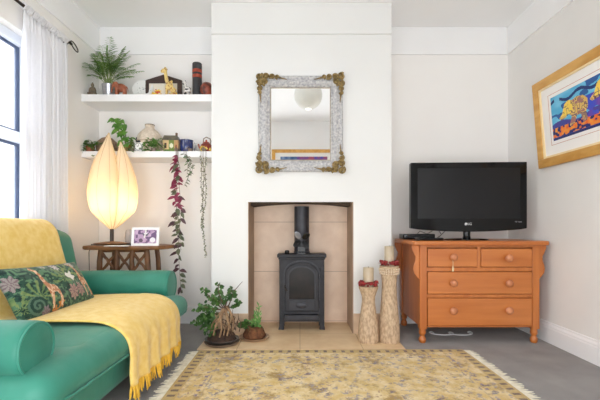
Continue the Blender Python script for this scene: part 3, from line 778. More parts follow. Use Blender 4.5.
# ---------------------------------------------------------------- ornate mirror on the chimney breast
ms = 2.755/F
mir = thing('mirror', 'mirror in a distressed silver frame with gilt scroll corners above the fireplace', 'mirror', ((300.5-300)*ms, BY-0.001, H+(227-124)*ms))
hw_, hh2 = 42.2*ms, 47.8*ms; iw, ih = 30*ms, 36.3*ms
M_silver = pm('distressed_silver_wood', (160, 160, 164), (206, 204, 202), 70, 0.5, bump=0.5, bscale=60, stretch=(1, 1, 1), metal=0.05)
b = BM()
prof = [(0, 0.0), (0, 0.022), (0.10, 0.030), (0.22, 0.024), (0.36, 0.026), (0.55, 0.034), (0.72, 0.028), (0.80, 0.020), (0.90, 0.024), (1.0, 0.014), (1.0, 0.0)]
rings = []
for f, d in prof:
    wx, wz = hw_+(iw-hw_)*f, hh2+(ih-hh2)*f; ring = []
    for (ax, az), (bx_, bz_) in zip(((-1, -1), (1, -1), (1, 1), (-1, 1)), ((1, -1), (1, 1), (-1, 1), (-1, -1))):
        for k in range(12): 
            tt = k/12; ring.append(b.verts.new(((ax+(bx_-ax)*tt)*wx, -d, (az+(bz_-az)*tt)*wz)))
    rings.append(ring)
for r0, r1 in zip(rings, rings[1:]):
    for k in range(48): b.faces.new((r0[k], r0[(k+1) % 48], r1[(k+1) % 48], r1[k]))
obj('frame', b, M_silver, mir)
b = BM(); t = 0.004
for s in (-1, 1):
    box(b, s*iw-t if s > 0 else -iw, iw if s > 0 else -iw+t, -0.0165, -0.012, -ih, ih); box(b, -iw, iw, -0.0165, -0.012, ih-t if s > 0 else -ih, ih if s > 0 else -ih+t)
obj('beading', b, pm('antique_gilt_line', (160, 146, 124), (186, 172, 150), 30, 0.4, metal=0.3), mir, smooth=False)
M_mirror = bpy.data.materials.new('mirror_glass'); M_mirror.use_nodes = True; pb = M_mirror.node_tree.nodes['Principled BSDF']
pb.inputs['Metallic'].default_value = 1; pb.inputs['Roughness'].default_value = 0.0; pb.inputs['Base Color'].default_value = (0.97, 0.975, 0.975, 1)
b = BM(); box(b, -iw+0.001, iw-0.001, -0.011, -0.004, -ih+0.001, ih-0.001); obj('mirror_glass', b, M_mirror, mir, smooth=False)
M_gilt = pm('tarnished_gilt', (96, 78, 40), (160, 136, 86), 60, 0.45, metal=0.35, bump=0.4, bscale=150)
for sx in (-1, 1):
    for sz in (-1, 1):
        b = BM(); rnd = random.Random(21)
        cx, cz = sx*(hw_-0.010), sz*(hh2-0.010)
        def scroll(c, r, turns, w0, dirn=1, a0=0):
            pts = []; n = int(16*turns)
            for i in range(n+1):
                tt = i/n; a = a0+dirn*2*PI*turns*tt; rr = r*(1-0.8*tt)
                pts.append((c[0]+rr*math.cos(a), -0.034-0.006*math.sin(PI*tt), c[1]+rr*math.sin(a)))
            tube(b, pts, [w0, w0*0.6], 6)
        def L_(a, c): return (cx - sx*a, cz - sz*c)
        for (a, c, r) in ((0.0, 0.0, 0.027), (0.048, 0.0, 0.024), (0.092, 0.002, 0.019), (0.0, 0.048, 0.024), (0.0, 0.086, 0.018), (0.040, 0.040, 0.025), (0.128, 0.004, 0.013), (0.002, 0.118, 0.012)):
            scroll(L_(a, c), r, 1.6, 0.0075, sx*sz, rnd.uniform(0, 6)); q = L_(a, c); ell(b, (q[0], -0.034, q[1]), (r*0.55, 0.008, r*0.55), u=10, v=6)
        for i in range(8):
            a = 0.135+i*0.008; q = L_(a, 0.004+0.002*i); ell(b, (q[0], -0.030, q[1]), (0.007, 0.005, 0.0075-0.0007*i), u=8, v=5)
            q = L_(0.004+0.001*i, a-0.01); ell(b, (q[0], -0.030, q[1]), (0.0075-0.0007*i, 0.005, 0.007), u=8, v=5)
        for i in range(14):
            a = rnd.uniform(0, 0.1); c = rnd.uniform(0, 0.1)*(1-a/0.1); q = L_(a-0.008, c-0.008)
            if a+c < 0.085: ell(b, (q[0], -0.031, q[1]), (rnd.uniform(0.006, 0.012), 0.008, rnd.uniform(0.005, 0.010)), rot=(0, rnd.uniform(0, 3), 0), u=8, v=5)
        obj('corner_ornament', b, M_gilt, mir)
# picture on the wall behind, seen in the mirror
M_gold = pm('honey_gold_frame', (206, 150, 70), (226, 176, 96), 20, 0.35, metal=0.15, stretch=(1, 0.3, 1), bump=0.1)
M_mat = pm('off_white_mount', (246, 243, 240), (248, 246, 243), 5, 0.8)
pc = thing('framed_picture', 'wide gold-framed print reflected in the mirror', 'picture', (0.06, YF+0.003, 1.62), group=None)
b = BM(); A, B_, t = 0.49, 0.35, 0.05
box(b, -A, A, 0, 0.02, B_-t, B_); box(b, -A, A, 0, 0.02, -B_, -B_+t); box(b, -A, -A+t, 0, 0.02, -B_+t, B_-t); box(b, A-t, A, 0, 0.02, -B_+t, B_-t); obj('frame', b, M_gold, pc, smooth=False)
b = BM(); box(b, -A+t, A-t, 0, 0.008, -B_+t, B_-t); obj('mount', b, M_mat, pc, smooth=False)
b = BM(); n1, n2 = 60, 36; a1, c1 = 0.36, 0.24
for i in range(n1):
    for j in range(n2):
        xs = [-a1+2*a1*(i+d)/n1 for d in (0, 1)]; zs = [-c1+2*c1*(j+d)/n2-0.0 for d in (0, 1)]
        b.faces.new([b.verts.new((x, 0.010, z)) for x, z in ((xs[0], zs[0]), (xs[1], zs[0]), (xs[1], zs[1]), (xs[0], zs[1]))])
def rcol(c):
    n = vnoise(c.x*22, c.z*22, 4)
    if c.z > 0.16: 
        u = (c.x+a1)/(2*a1)
        return mixc((70, 80, 190), (190, 90, 110), n) if u > 0.35 else mixc((60, 90, 140), (150, 170, 200), n)
    return mixc((60, 120, 170), (220, 130, 70), n)
paint(b, rcol); obj('print', b, painted('reflected_print_paper', 0.5), pc, smooth=False)

# ---------------------------------------------------------------- elephant picture on the right wall
PH = 0.583; tilt = math.atan2(0.048, PH)
ep = thing('framed_picture', 'gold-framed picture of elephants on blue hanging on the right wall', 'picture', (XR-0.003, 2.662, 1.187))
R_ = Matrix.Rotation(-tilt, 4, 'Y')   # leans into the room at the top; local -y runs along the wall towards the viewer
PL = 0.98
def pbox(bm, a0, a1, z0, z1, d0, d1): box(bm, -d1, -d0, -a1, -a0, z0, z1, R_)
b = BM(); t = 0.058
pbox(b, 0, PL, PH-t, PH, 0, 0.024); pbox(b, 0, PL, 0, t, 0, 0.024); pbox(b, 0, t, t, PH-t, 0, 0.024); pbox(b, PL-t, PL, t, PH-t, 0, 0.024)
obj('frame', b, M_gold, ep, smooth=False, bevel=0.003)
b = BM(); g = 0.012; M_cream = pm('cream_inner_slip', (240, 214, 160), (246, 224, 176), 20, 0.4)
pbox(b, t, PL-t, PH-t-g, PH-t, 0.004, 0.019); pbox(b, t, PL-t, t, t+g, 0.004, 0.019); pbox(b, t, t+g, t+g, PH-t-g, 0.004, 0.019); pbox(b, PL-t-g, PL-t, t+g, PH-t-g, 0.004, 0.019)
obj('slip', b, M_cream, ep, smooth=False)
b = BM(); pbox(b, t+g, PL-t-g, t+g, PH-t-g, 0.004, 0.009); obj('mount', b, M_mat, ep, smooth=False)
pr0, pr1, pz0, pz1 = 0.160, PL-0.160, 0.157, 0.438
b = BM(); e_ = 0.024; k_ = 0.0022
for (a0, a1_, z0, z1) in ((pr0-e_, pr1+e_, pz1+e_-k_, pz1+e_), (pr0-e_, pr1+e_, pz0-e_, pz0-e_+k_), (pr0-e_, pr0-e_+k_, pz0-e_, pz1+e_), (pr1+e_-k_, pr1+e_, pz0-e_, pz1+e_)):
    pbox(b, a0, a1_, z0, z1, 0.009, 0.0098)
obj('ruled_line', b, pm('fine_red_gold_line', (196, 120, 90)), ep, smooth=False)
b = BM(); n1, n2 = 190, 84
vg = [[b.verts.new(R_ @ Vector((-0.0102, -(pr0+(pr1-pr0)*i/n1), pz0+(pz1-pz0)*j/n2))) for j in range(n2+1)] for i in range(n1+1)]
for i in range(n1):
    for j in range(n2): b.faces.new((vg[i][j], vg[i+1][j], vg[i+1][j+1], vg[i][j+1]))
RI = R_.inverted()
ele = [(0.115, 0.74), (0.155, 0.80), (0.20, 0.76), (0.245, 0.80), (0.31, 0.76), (0.345, 0.66), (0.345, 0.50), (0.325, 0.42), (0.335, 0.24), (0.29, 0.22), (0.275, 0.40), (0.235, 0.40), (0.21, 0.26), (0.165, 0.20), (0.16, 0.27), (0.185, 0.42), (0.155, 0.50), (0.115, 0.44), (0.07, 0.42), (0.052, 0.48), (0.085, 0.55)]
def ecol(c):
    q = RI @ c; a = (-q.y-pr0)/(pr1-pr0)*2.25; v = (q.z-pz0)/(pz1-pz0)
    a2 = a/2.25
    col = mixc((70, 168, 214), (130, 206, 236), vnoise(a*4, v*9, 1))
    if vnoise(a*3.5+v*2, v*9-a, 6) > 0.66: col = (44, 96, 164)
    if abs(v-0.86-0.05*math.sin(a*9)) < 0.035 and vnoise(a*5, 1) > 0.35: col = (30, 56, 116)
    if v < 0.36+0.05*math.sin(a*6): 
        col = mixc((44, 84, 170), (96, 58, 140), vnoise(a*6, v*6, 3))
        # stones
        n = vnoise(a*17, v*19, 9)
        if 0.06 < v < 0.27: col = mixc((236, 98, 44), (246, 168, 60), vnoise(a*20, v*20, 4)) if n > 0.42 else (40, 44, 110)
    if v < 0.05: col = (34, 50, 110)
    if 0.9 < a < 1.5 and 0.25 < v < 0.7 and vnoise(a*8, v*8, 7) > 0.35: col = mixc((52, 84, 206), (120, 70, 170), vnoise(a*9, v*9, 2))
    for ox, oz, sc_, fl in ((0.24, -0.02, 0.355, 1), (1.12, 0.12, 0.30, 1), (1.80, 0.0, 0.36, 1)):
        x = (0.052+(a-ox)*sc_)/1.35; y = (v-oz)
        if inpoly(x*1.35, y, ele):
            n = vnoise(a*16, v*14, 5)
            col = mixc((214, 172, 96), (244, 214, 116), n)
            if n > 0.68: col = (168, 118, 110)
            if y < 0.45 and n < 0.5: col = (150, 120, 110)
            if x*1.35 < 0.2 and y > 0.5: col = (248, 214, 92)
            if abs(n-0.5) < 0.05: col = (110, 78, 96)
    return col
paint(b, ecol); obj('print', b, painted('elephant_print_paper', 0.5), ep, smooth=False)

# ---------------------------------------------------------------- wood burning stove
M_iron = pm('matt_black_iron', (40, 40, 44), (50, 50, 55), 20, 0.55, metal=0.2, bump=0.12, bscale=140, spec=0.4)
M_iron2 = pm('dark_grey_flue_iron', (44, 44, 49), (54, 54, 60), 20, 0.45, metal=0.25)
SY = 2.86; ss = SY/F
st = thing('wood_stove', 'black cast iron wood burning stove with arched glass door in the fireplace', 'stove', ((301.8-300)*ss, SY, 0.008))
def z_(y): return H-(y-227)*ss-0.008
hwS = 22.6*ss; dp = 0.165
b = BM(); box(b, -hwS, hwS, 0.004, dp, z_(322), z_(257.5)); obj('body', b, M_iron, st, smooth=False, bevel=0.006)
b = BM(); box(b, -24.6*ss, 24.6*ss, -0.016, dp+0.006, z_(257.5), z_(254.2)); box(b, -23.4*ss, 23.4*ss, -0.008, dp+0.006, z_(259.5), z_(257.5)); obj('top_plate', b, M_iron, st, smooth=False, bevel=0.004)
def arch(w0, h0, h1, n=14):
    """outline: rectangle with flattened arch head"""
    pts = [(-w0, h0), (w0, h0)]; r = w0
    for i in range(n+1):
        a = PI*i/n; pts.append((w0*math.cos(a), h1-w0*0.75+w0*0.75*math.sin(a)))
    return pts
# door: arched plate with recessed glass
door = thing('door', '', '', (0, 0, 0)); del door['label']; del door['category']; door.parent = st
b = BM()
outer = [(-16.5*ss, z_(308)), (16.5*ss, z_(308)), (16.5*ss, z_(262.5)), (-16.5*ss, z_(262.5))]
dw, dz0, dz1 = 12.6*ss, z_(299), z_(267)
# frame made from strips around the arch
def ringplate(bm, w_in, zi0, zi1, w_out, zo0, zo1, y0, y1, n=14, rad=0.75, orad=None):
    ins = [(-w_in, zi0)]; outs = [(-w_out, zo0)]
    for i in range(n+1):
        a = PI-PI*i/n
        ins.append((w_in*math.cos(a), zi1-w_in*rad+w_in*rad*math.sin(a)))
        outs.append((w_out*math.cos(a), zo1-w_out*rad+w_out*rad*math.sin(a)) if orad is None else (max(-w_out, min(w_out, w_out*1.35*math.cos(a))), min(zo1, zo1-w_out+w_out*1.6*math.sin(a))))
    ins.append((w_in, zi0)); outs.append((w_out, zo0))
    m_ = len(ins)
    for y in (y0, y1): pass
    VI = [[bm.verts.new((p[0], y, p[1])) for p in ins] for y in (y0, y1)]; VO = [[bm.verts.new((p[0], y, p[1])) for p in outs] for y in (y0, y1)]
    for i in range(m_):
        j = (i+1) % m_
        bm.faces.new((VI[0][i], VI[0][j], VO[0][j], VO[0][i])); bm.faces.new((VI[1][i], VO[1][i], VO[1][j], VI[1][j]))
        bm.faces.new((VO[0][i], VO[0][j], VO[1][j], VO[1][i])); bm.faces.new((VI[0][i], VI[1][i], VI[1][j], VI[0][j]))
ringplate(b, dw, dz0, dz1, 16.6*ss, z_(311), z_(262.3), -0.014, 0.004)
obj('door_plate', b, M_iron, door, smooth=False, bevel=0.0025)
b = BM(); ringplate(b, dw, dz0, dz1, 13.8*ss, z_(300.4), z_(265.6), -0.019, -0.014); obj('door_moulding', b, M_iron2, door, smooth=False)
b = BM(); ringplate(b, 17.2*ss, z_(312), z_(261.5), 18.4*ss, z_(313.4), z_(260.2), -0.006, 0.004); obj('door_surround', b, M_iron2, door, smooth=False)
M_fireglass = pm('sooted_stove_glass', (14, 12, 11), (38, 30, 26), 9, 0.3, spec=0.25)
b = BM(); prism(b, arch(dw, dz0, dz1), -0.004, 0.003); obj('glass', b, M_fireglass, door, smooth=False)
b = BM(); box(b, -12.5*ss, 12.5*ss, -0.019, -0.014, z_(309.5), z_(300.6)); ell(b, (0, -0.019, z_(305)), (6*ss, 0.006, 3*ss)); obj('badge_panel', b, M_iron2, door, bevel=0.002)
b = BM(); tube(b, [(-16.5*ss, -0.016, z_(285)), (-17*ss, -0.035, z_(286)), (-14.5*ss, -0.045, z_(290))], [0.004, 0.004, 0.006], 8); obj('handle', b, M_dark_metal, door)
for yy in (269.5, 277, 301, 305):
    b = BM(); tube(b, [(17.8*ss, -0.012, z_(yy+2)), (17.8*ss, -0.012, z_(yy-2))], 0.006, 10); obj('hinge', b, M_iron2, door)
b = BM()
prism(b, [(-18*ss, z_(318.5)), (18*ss, z_(318.5)), (16.5*ss, z_(314)), (-16.5*ss, z_(314))], -0.045, 0.01)
obj('ash_lip', b, M_iron2, st, smooth=False, bevel=0.003)
for sx in (-1, 1):
    for yy in (0.03, dp-0.02):
        b = BM(); prism(b, [(sx*hwS, z_(321)), (sx*(hwS-6*ss), z_(321)), (sx*(hwS-4.6*ss), z_(326)), (sx*(hwS-4.8*ss), 0.0), (sx*(hwS+0.9*ss), 0.0), (sx*(hwS+0.1*ss), z_(326))], yy-0.03, yy+0.012)
        obj('leg', b, M_iron, st, smooth=False, bevel=0.003)
b = BM(); lathe(b, [(0.052, 0), (0.062, 0), (0.0625, 0.012), (0.058, 0.016), (0.0575, 0.36), (0, 0.36)], (0, 0.098, z_(253.9)), 36)
tube(b, [(0.045*math.cos(a*PI/8)*1.25, 0.098+0.045*math.sin(a*PI/8)*1.25, z_(232.5)) for a in range(17)], 0.003, 6)
obj('flue_pipe', b, M_iron2, st)
# stove fan
fan = thing('stove_fan', 'small black four-bladed heat fan on top of the stove', 'fan', (st.location.x-0.002, 2.883, H-(254.2-227)*ss))
M_blk = pm('gloss_black_metal', (10, 10, 11), (16, 16, 18), 20, 0.25, metal=0.3)
b = BM(); box(b, -0.03, 0.03, -0.022, 0.022, 0, 0.008)
for i in range(5): box(b, -0.026+i*0.012, -0.022+i*0.012, -0.015, 0.018, 0.008, 0.10)
box(b, -0.028, 0.028, -0.012, 0.012, 0.02, 0.055); obj('base', b, M_blk, fan, smooth=False)
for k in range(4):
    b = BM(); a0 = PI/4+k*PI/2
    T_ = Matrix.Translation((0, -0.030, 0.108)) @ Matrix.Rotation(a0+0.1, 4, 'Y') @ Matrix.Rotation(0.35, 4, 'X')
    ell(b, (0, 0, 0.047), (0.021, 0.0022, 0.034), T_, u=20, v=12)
    o = obj('blade', b, M_blk if k != 3 else pm('lit_black_metal', (150, 154, 166), (180, 184, 194), 10, 0.2, metal=0.6), fan)  # last blade is a pale copy, light falling on it painted into the metal
b = BM(); tube(b, [(0, -0.038, 0.108), (0, 0.0, 0.108)], 0.008, 12); obj('hub', b, M_iron2, fan)
b = BM(); lathe(b, [(0, 0), (0.016, 0), (0.018, 0.008), (0.018, 0.022), (0.013, 0.027), (0, 0.027)], (P(287, 0, 2.89).x, 2.90, H-(254.2-227)*ss), 20)
tag(obj('stove_thermometer', b, M_blk), 'tiny round black thermometer on the left of the stove top', 'thermometer')

# ---------------------------------------------------------------- carved candle holders
M_carve = pm('limewashed_carved_wood', (166, 140, 112), (200, 174, 144), 80, 0.7, bump=0.6, bscale=130, stretch=(1, 1, 0.5), lo=0.35, hi=0.6)
M_candle = pm('pearly_beige_wax', (178, 160, 134), (196, 180, 154), 10, 0.35, bump=0.1)
M_berry = pm('dark_red_berries', (110, 26, 30), (156, 44, 44), 30, 0.4)
def holder(xc, Y, prof_px, ybase, label, clabel, wlabel, ctop, cbot, cr, wy, wr, beads):
    s = Y/F; X = (xc-300)*s
    t = thing('candle_holder', label, 'candle holder', (X, Y, 0.008), group='carved wooden candle holders')
    b = BM(); zf = lambda y: max(0, (ybase-y)*s)
    pr = [(0, 0)]+[(r*s, zf(y)) for y, r in prof_px]+[(0, zf(prof_px[-1][0])-0.004)]
    lathe(b, pr, seg=40, fn=lambda p: (p.x*(1+0.012*math.sin(math.atan2(p.y, p.x)*9+p.z*30)), p.y*(1+0.012*math.sin(math.atan2(p.y, p.x)*9+p.z*30)), p.z)); obj('body', b, M_carve, t)
    if beads:
        b = BM()
        for i in range(24):
            a = 2*PI*i/24; 
            for q in range(3): ell(b, ((9.6-0.35*q)*s*math.cos(a), (9.6-0.35*q)*s*math.sin(a), zf(271.5+2.2*q)), 0.0065, u=8, v=6)
        obj('bead_fringe', b, pm('pale_beads', (206, 184, 158), (224, 206, 180), 50, 0.5), t)
    zt = 0.008+zf(prof_px[-1][0])
    c = thing('candle', clabel, 'candle', (X, Y, zt), group='beige pillar candles')
    b = BM(); hC = (cbot-ctop)*s+0.004
    lathe(b, [(0, 0), (cr*s, 0), (cr*s, hC-0.004), (cr*s*0.93, hC), (cr*s*0.6, hC-0.003), (0, hC-0.004)], seg=32); obj('wax', b, M_candle, c)
    b = BM(); tube(b, [(0, 0, hC-0.005), (0.001, 0, hC+0.006)], 0.0012, 6); obj('wick', b, M_blk, c)
    b = BM(); rnd = random.Random(int(xc))
    for i in range(120):
        a = rnd.uniform(0, 2*PI); r = rnd.uniform(cr*s+0.010, wr*s-0.004); ell(b, (r*math.cos(a), r*math.sin(a), 0.007+rnd.uniform(0, 0.026)), rnd.uniform(0.005, 0.008), u=8, v=6)
    for i in range(26):
        a = rnd.uniform(0, 2*PI); r = wr*s-0.012; leaf(b, (r*math.cos(a), r*math.sin(a), 0.012), (math.cos(a), math.sin(a), 0.4), 0.024, 0.012, droop=0.2, n=3)
    o = obj('berry_wreath', b, M_berry); o.location = (X, Y, zt); tag(o, wlabel, 'wreath', 'red berry candle rings')
holder(368.4, 2.57, [(344, 9.6), (342, 10.1), (335, 10.2), (326, 9.4), (314, 7.6), (304, 6.4), (299, 6.6), (294, 8.2), (290, 9.6), (288.4, 9.8)], 344,
       'shorter carved pale wooden candle holder on the hearth', 'beige pillar candle on the shorter holder', 'red berry ring around the candle of the shorter holder', 270, 288, 5.2, 287, 9.8, False)
holder(389.2, 2.575, [(344, 10), (342, 10.5), (334, 10.4), (322, 9.6), (306, 8.2), (292, 7.3), (284, 7.2), (278, 8.0), (273, 9.2), (268.4, 9.6)], 344,
       'taller carved pale wooden candle holder with a beaded collar', 'beige pillar candle on the taller holder', 'red berry ring around the candle of the taller holder', 249, 268, 4.8, 267, 9.8, True)

# ---------------------------------------------------------------- chest of drawers
M_pine = pm('orange_stained_pine', (182, 102, 44), (200, 122, 60), 4, 0.38, bump=0.08, bscale=40, stretch=(0.35, 1, 5), coat=0.15, detail=6)
M_pineV = pm('orange_stained_pine_upright', (176, 98, 42), (196, 118, 56), 4, 0.38, bump=0.08, bscale=40, stretch=(5, 5, 0.35), coat=0.15, detail=6)
M_knob = pm('turned_knob_wood', (176, 106, 66), (206, 136, 94), 14, 0.35)
CY = 2.55; cs = CY/F
def zc(y): return H-(y-227)*cs
CX0, CX1 = 0.802, 1.602; CYB = 3.05
chest = thing('chest_of_drawers', 'orange pine chest of drawers with turned knobs in the right alcove', 'chest of drawers', ((CX0+CX1)/2, 2.80, 0))
MC = Matrix.Translation((-(CX0+CX1)/2, -2.80, 0))
def cb_(bm, x0, x1, y0, y1, z0, z1): box(bm, x0, x1, y0, y1, z0, z1, MC)
ZB, ZT = zc(327.4), zc(245.2)
b = BM(); pw = 0.048
cb_(b, CX0+0.008, CX0+0.022, CY+pw, CYB-pw, ZB, ZT)           # left side panel
cb_(b, CX1-0.022, CX1-0.008, CY+pw, CYB-pw, ZB, ZT)
cb_(b, CX0+0.02, CX1-0.02, CYB-0.02, CYB-0.008, ZB, ZT)        # back
cb_(b, CX0+pw, CX1-pw, CY+0.002, CYB-0.02, ZT-0.014, ZT)       # top rail
cb_(b, CX0+pw, CX1-pw, CY+0.002, CY+0.03, zc(271.5), zc(267.3))
cb_(b, CX0+pw, CX1-pw, CY+0.002, CY+0.03, zc(297.8), zc(294.3))
cb_(b, CX0+pw, CX1-pw, CY+0.002, CYB-0.02, ZB-0.0, ZB+0.008)
cb_(b, P(477.6, 0, CY).x, P(480.8, 0, CY).x, CY+0.002, CY+0.03, zc(268), ZT-0.01)
cb_(b, CX0+pw, CX1-pw, CY+0.04, CY+0.05, ZB+0.008, ZT-0.014)
obj('carcass', b, M_pineV, chest, smooth=False, bevel=0.002)
for x, y in ((CX0, CY), (CX1-pw, CY), (CX0, CYB-pw), (CX1-pw, CYB-pw)):
    b = BM(); cb_(b, x, x+pw, y, y+pw, ZB-0.012, ZT)
    lathe(b, [(0, 0), (0.017, 0), (0.023, 0.012), (0.024, 0.028), (0.017, 0.042), (0.014, 0.05), (0.021, 0.058), (0.024, 0.07), (0.021, 0.084), (0.023, 0.1), (0, 0.1)], MC @ Vector((x+pw/2, y+pw/2, 0)), 24)
    obj('leg', b, M_pineV, chest, bevel=0.002)
b = BM(); n = 10
x0, x1, y0, y1 = CX0-0.052, CX1+0.055, CY-0.028, CYB-0.002
pts = []
for cx_, cy_, a0 in ((x0+0.02, y0+0.02, PI), (x1-0.02, y0+0.02, 1.5*PI), (x1-0.02, y1-0.02, 0), (x0+0.02, y1-0.02, 0.5*PI)):
    for i in range(6): a = a0+PI/2*i/5; pts.append((cx_+0.02*math.cos(a)-(CX0+CX1)/2, cy_+0.02*math.sin(a)-2.80))
prism(b, pts, ZT, zc(240.9), 'xy'); obj('tabletop', b, M_pine, chest, bevel=0.006, smooth=False)
# ogee side brackets (front pair and rear pair)
def ear(sx, xe, y):
    b = BM(); o = []
    for (d, yy) in ((0.0, 245.3), (7.6, 245.3), (7.6, 248.5), (5.6, 253.5), (3.9, 257), (4.2, 261), (5.6, 265), (6.4, 269), (5.4, 273.5), (2.6, 277), (0, 280)):
        o.append((xe+sx*d*cs - (CX0+CX1)/2, zc(yy)))
    prism(b, o, y-2.80, y+0.022-2.80); obj('bracket', b, M_pineV, chest, smooth=False, bevel=0.003)
for y in (CY+0.008, CYB-0.035): ear(-1, CX0, y); ear(1, CX1, y)
def drawer(xa, xb, ya, yb, knobs):
    X0, X1 = P(xa, 0, CY).x, P(xb, 0, CY).x
    b = BM(); cb_(b, X0+0.003, X1-0.003, CY-0.004, CY+0.020, zc(yb)+0.003, zc(ya)-0.003)
    d = obj('drawer', b, M_pine, chest, smooth=False, bevel=0.004)
    for kx, ky in knobs:
        p = MC @ Vector((P(kx, 0, CY).x, CY-0.004, zc(ky)))
        b = BM(); lathe(b, [(0, 0.034), (0.012, 0.033), (0.021, 0.028), (0.0255, 0.020), (0.022, 0.012), (0.013, 0.007), (0.012, 0.003), (0.019, 0.0), (0, 0)], p, 24, Matrix.Rotation(PI/2, 4, 'X')); obj('knob', b, M_knob, d)
drawer(427.3, 477.6, 248.2, 267.3, [(452.7, 257)]); drawer(480.8, 532.2, 248.2, 267.3, [(507.6, 258)])
drawer(427.3, 532.2, 271.5, 294.3, [(452.7, 282.8), (508, 283)]); drawer(427.3, 532.2, 297.8, 326.2, [(452.7, 310.2), (508, 310)])
tas = thing('key_tassel', 'small cream tassel hanging from the top left drawer knob', 'tassel', (P(453, 0, 2.52).x, 2.523, zc(259)))
b = BM(); tube(b, [(0, 0.004, 0.004), (0, -0.004, -0.02), (0.001, 0, -0.045)], 0.0015, 6); obj('string', b, pm('cream_string', (222, 200, 160)), tas)
b = BM(); lathe(b, [(0, 0.006), (0.005, 0.004), (0.004, -0.002), (0.007, -0.012), (0.006, -0.032), (0, -0.033)], (0.001, 0, -0.048), 14); obj('tuft', b, pm('cream_string', (222, 200, 160)), tas)
# white cables on the carpet beneath the chest
b = BM()
pts = []
for i in range(60):
    t = i/59; pts.append((0.93+0.36*t+0.045*math.cos(t*16), 2.78+0.04*math.sin(t*16), 0.004+0.002*math.sin(t*9)))
tube(b, pts, 0.0035, 6); o = obj('cable', b, pm('white_cable', (228, 228, 228), rough=0.5)); tag(o, 'looped white cable on the carpet beneath the chest of drawers', 'cable')

# ---------------------------------------------------------------- television
ZTOP = zc(240.9)
M_gloss = pm('gloss_black_plastic', (6, 6, 8), (9, 9, 11), 10, 0.1, spec=0.3)
M_screen = pm('dark_lcd_screen', (24, 24, 26), (28, 28, 30), 3, 0.35, spec=0.25)
tv = thing('television', 'black flat screen television on a pedestal on the pine chest', 'television', (P(468.8, 0, 2.705).x, 2.74, ZTOP), math.radians(-3))
ts = 2.705/F
def tz(y): return H-(y-227)*ts-ZTOP
HWt = 57.0*ts
b = BM(); o = [(-HWt, tz(162.2)), (-HWt, tz(228.3))]
for i in range(1, 16): t = i/16; o.append((-HWt+2*HWt*t, tz(228.3)-3.4*ts*math.sin(PI*t)**0.7))
o += [(HWt, tz(228.3)), (HWt, tz(162.2))]
prism(b, o, -0.035, 0.02); obj('bezel', b, M_gloss, tv, smooth=False, bevel=0.005)
b = BM(); rbox(b, -HWt*0.8, HWt*0.8, 0.018, 0.06, tz(222), tz(170), 0.02, 3, (4, 1, 4)); obj('rear_housing', b, M_gloss, tv)
b = BM(); box(b, -HWt+6.8*ts, HWt-6.8*ts, -0.0365, -0.034, tz(218.5), tz(168)); obj('screen', b, M_screen, tv, smooth=False)
b = BM(); lathe(b, [(0.0, 0.004), (0.036, 0.006), (0.028, 0.014), (0.024, 0.03), (0.026, 0.09), (0, 0.09)], (0, 0.0, 0), 28); obj('neck', b, M_gloss, tv)
b = BM(); lathe(b, [(0, 0), (0.155, 0), (0.158, 0.004), (0.150, 0.009), (0.05, 0.014), (0, 0.015)], (0, 0.01, 0), 48, sy=0.58); obj('base', b, M_gloss, tv)
def text(s, size, loc, mat_, parent, name, rx=PI/2, ext=0.0005):
    cu = bpy.data.curves.new(name, 'FONT'); cu.body = s; cu.size = size; cu.extrude = ext; cu.align_x = 'CENTER'; cu.align_y = 'CENTER'
    tmp = bpy.data.objects.new(name+'_tmp', cu); C.objects.link(tmp); dg = bpy.context.evaluated_depsgraph_get()
    me = bpy.data.meshes.new_from_object(tmp.evaluated_get(dg)); bpy.data.objects.remove(tmp)
    me.materials.clear(); me.materials.append(mat_)
    o = bpy.data.objects.new(name, me); C.objects.link(o); o.location = loc; o.rotation_euler = (rx, 0, 0); o.parent = parent; return o
M_logo = pm('pale_logo_paint', (226, 226, 226), rough=0.4)
text('LG', 0.024, (0.008, -0.0358, tz(224.0)), M_logo, tv, 'logo_letters')
b = BM(); tube(b, [(-0.018+0.0085*math.cos(a*PI/8), -0.036, tz(224.0)+0.0085*math.sin(a*PI/8)) for a in range(-1, 14)], 0.0012, 6)
ell(b, (-0.018, -0.0358, tz(224.0)), (0.007, 0.0008, 0.007)); obj('logo_mark', b, M_logo, tv)
text('HD ready', 0.012, (P(516, 0, 2.72).x-tv.location.x, -0.0358, tz(221.8)), pm('grey_badge_paint', (170, 172, 178)), tv, 'badge_text')

bx = thing('set_top_box', 'flat black set-top box at the left end of the pine chest', 'set-top box', (P(411, 0, 2.85).x+0.045, 2.86, ZTOP))
b = BM(); rbox(b, -0.115, 0.115, -0.07, 0.07, 0.003, 0.042, 0.006, 3, (4, 4, 1)); obj('case', b, M_gloss, bx)
b = BM(); box(b, -0.10, 0.10, -0.0712, -0.0695, 0.016, 0.030); obj('front_panel', b, M_screen, bx, smooth=False)
bx = thing('media_player', 'slim black player in front of the set-top box beside the television', 'media player', (P(429, 0, 2.64).x, 2.655, ZTOP))
b = BM(); rbox(b, -0.09, 0.09, -0.05, 0.05, 0.001, 0.018, 0.005, 3, (4, 4, 1)); obj('case', b, M_gloss, bx)
b = BM(); tube(b, [P(441, 234, 2.78), P(436, 226, 2.8), P(432, 231, 2.84), P(427, 234, 2.86), P(420, 231, 2.935), (P(416, 0, 2.94).x, 2.94, ZTOP+0.03)], 0.0025, 6)
tube(b, [P(442, 234, 2.78), P(446, 230, 2.8), P(440, 236, 2.8), P(436, 238.5, 2.75), (P(432, 0, 2.715).x, 2.715, ZTOP+0.01)], 0.0025, 6)
tag(obj('cable', b, pm('black_flex', (30, 28, 28))), 'thin black leads curling between television and set-top box', 'cable')

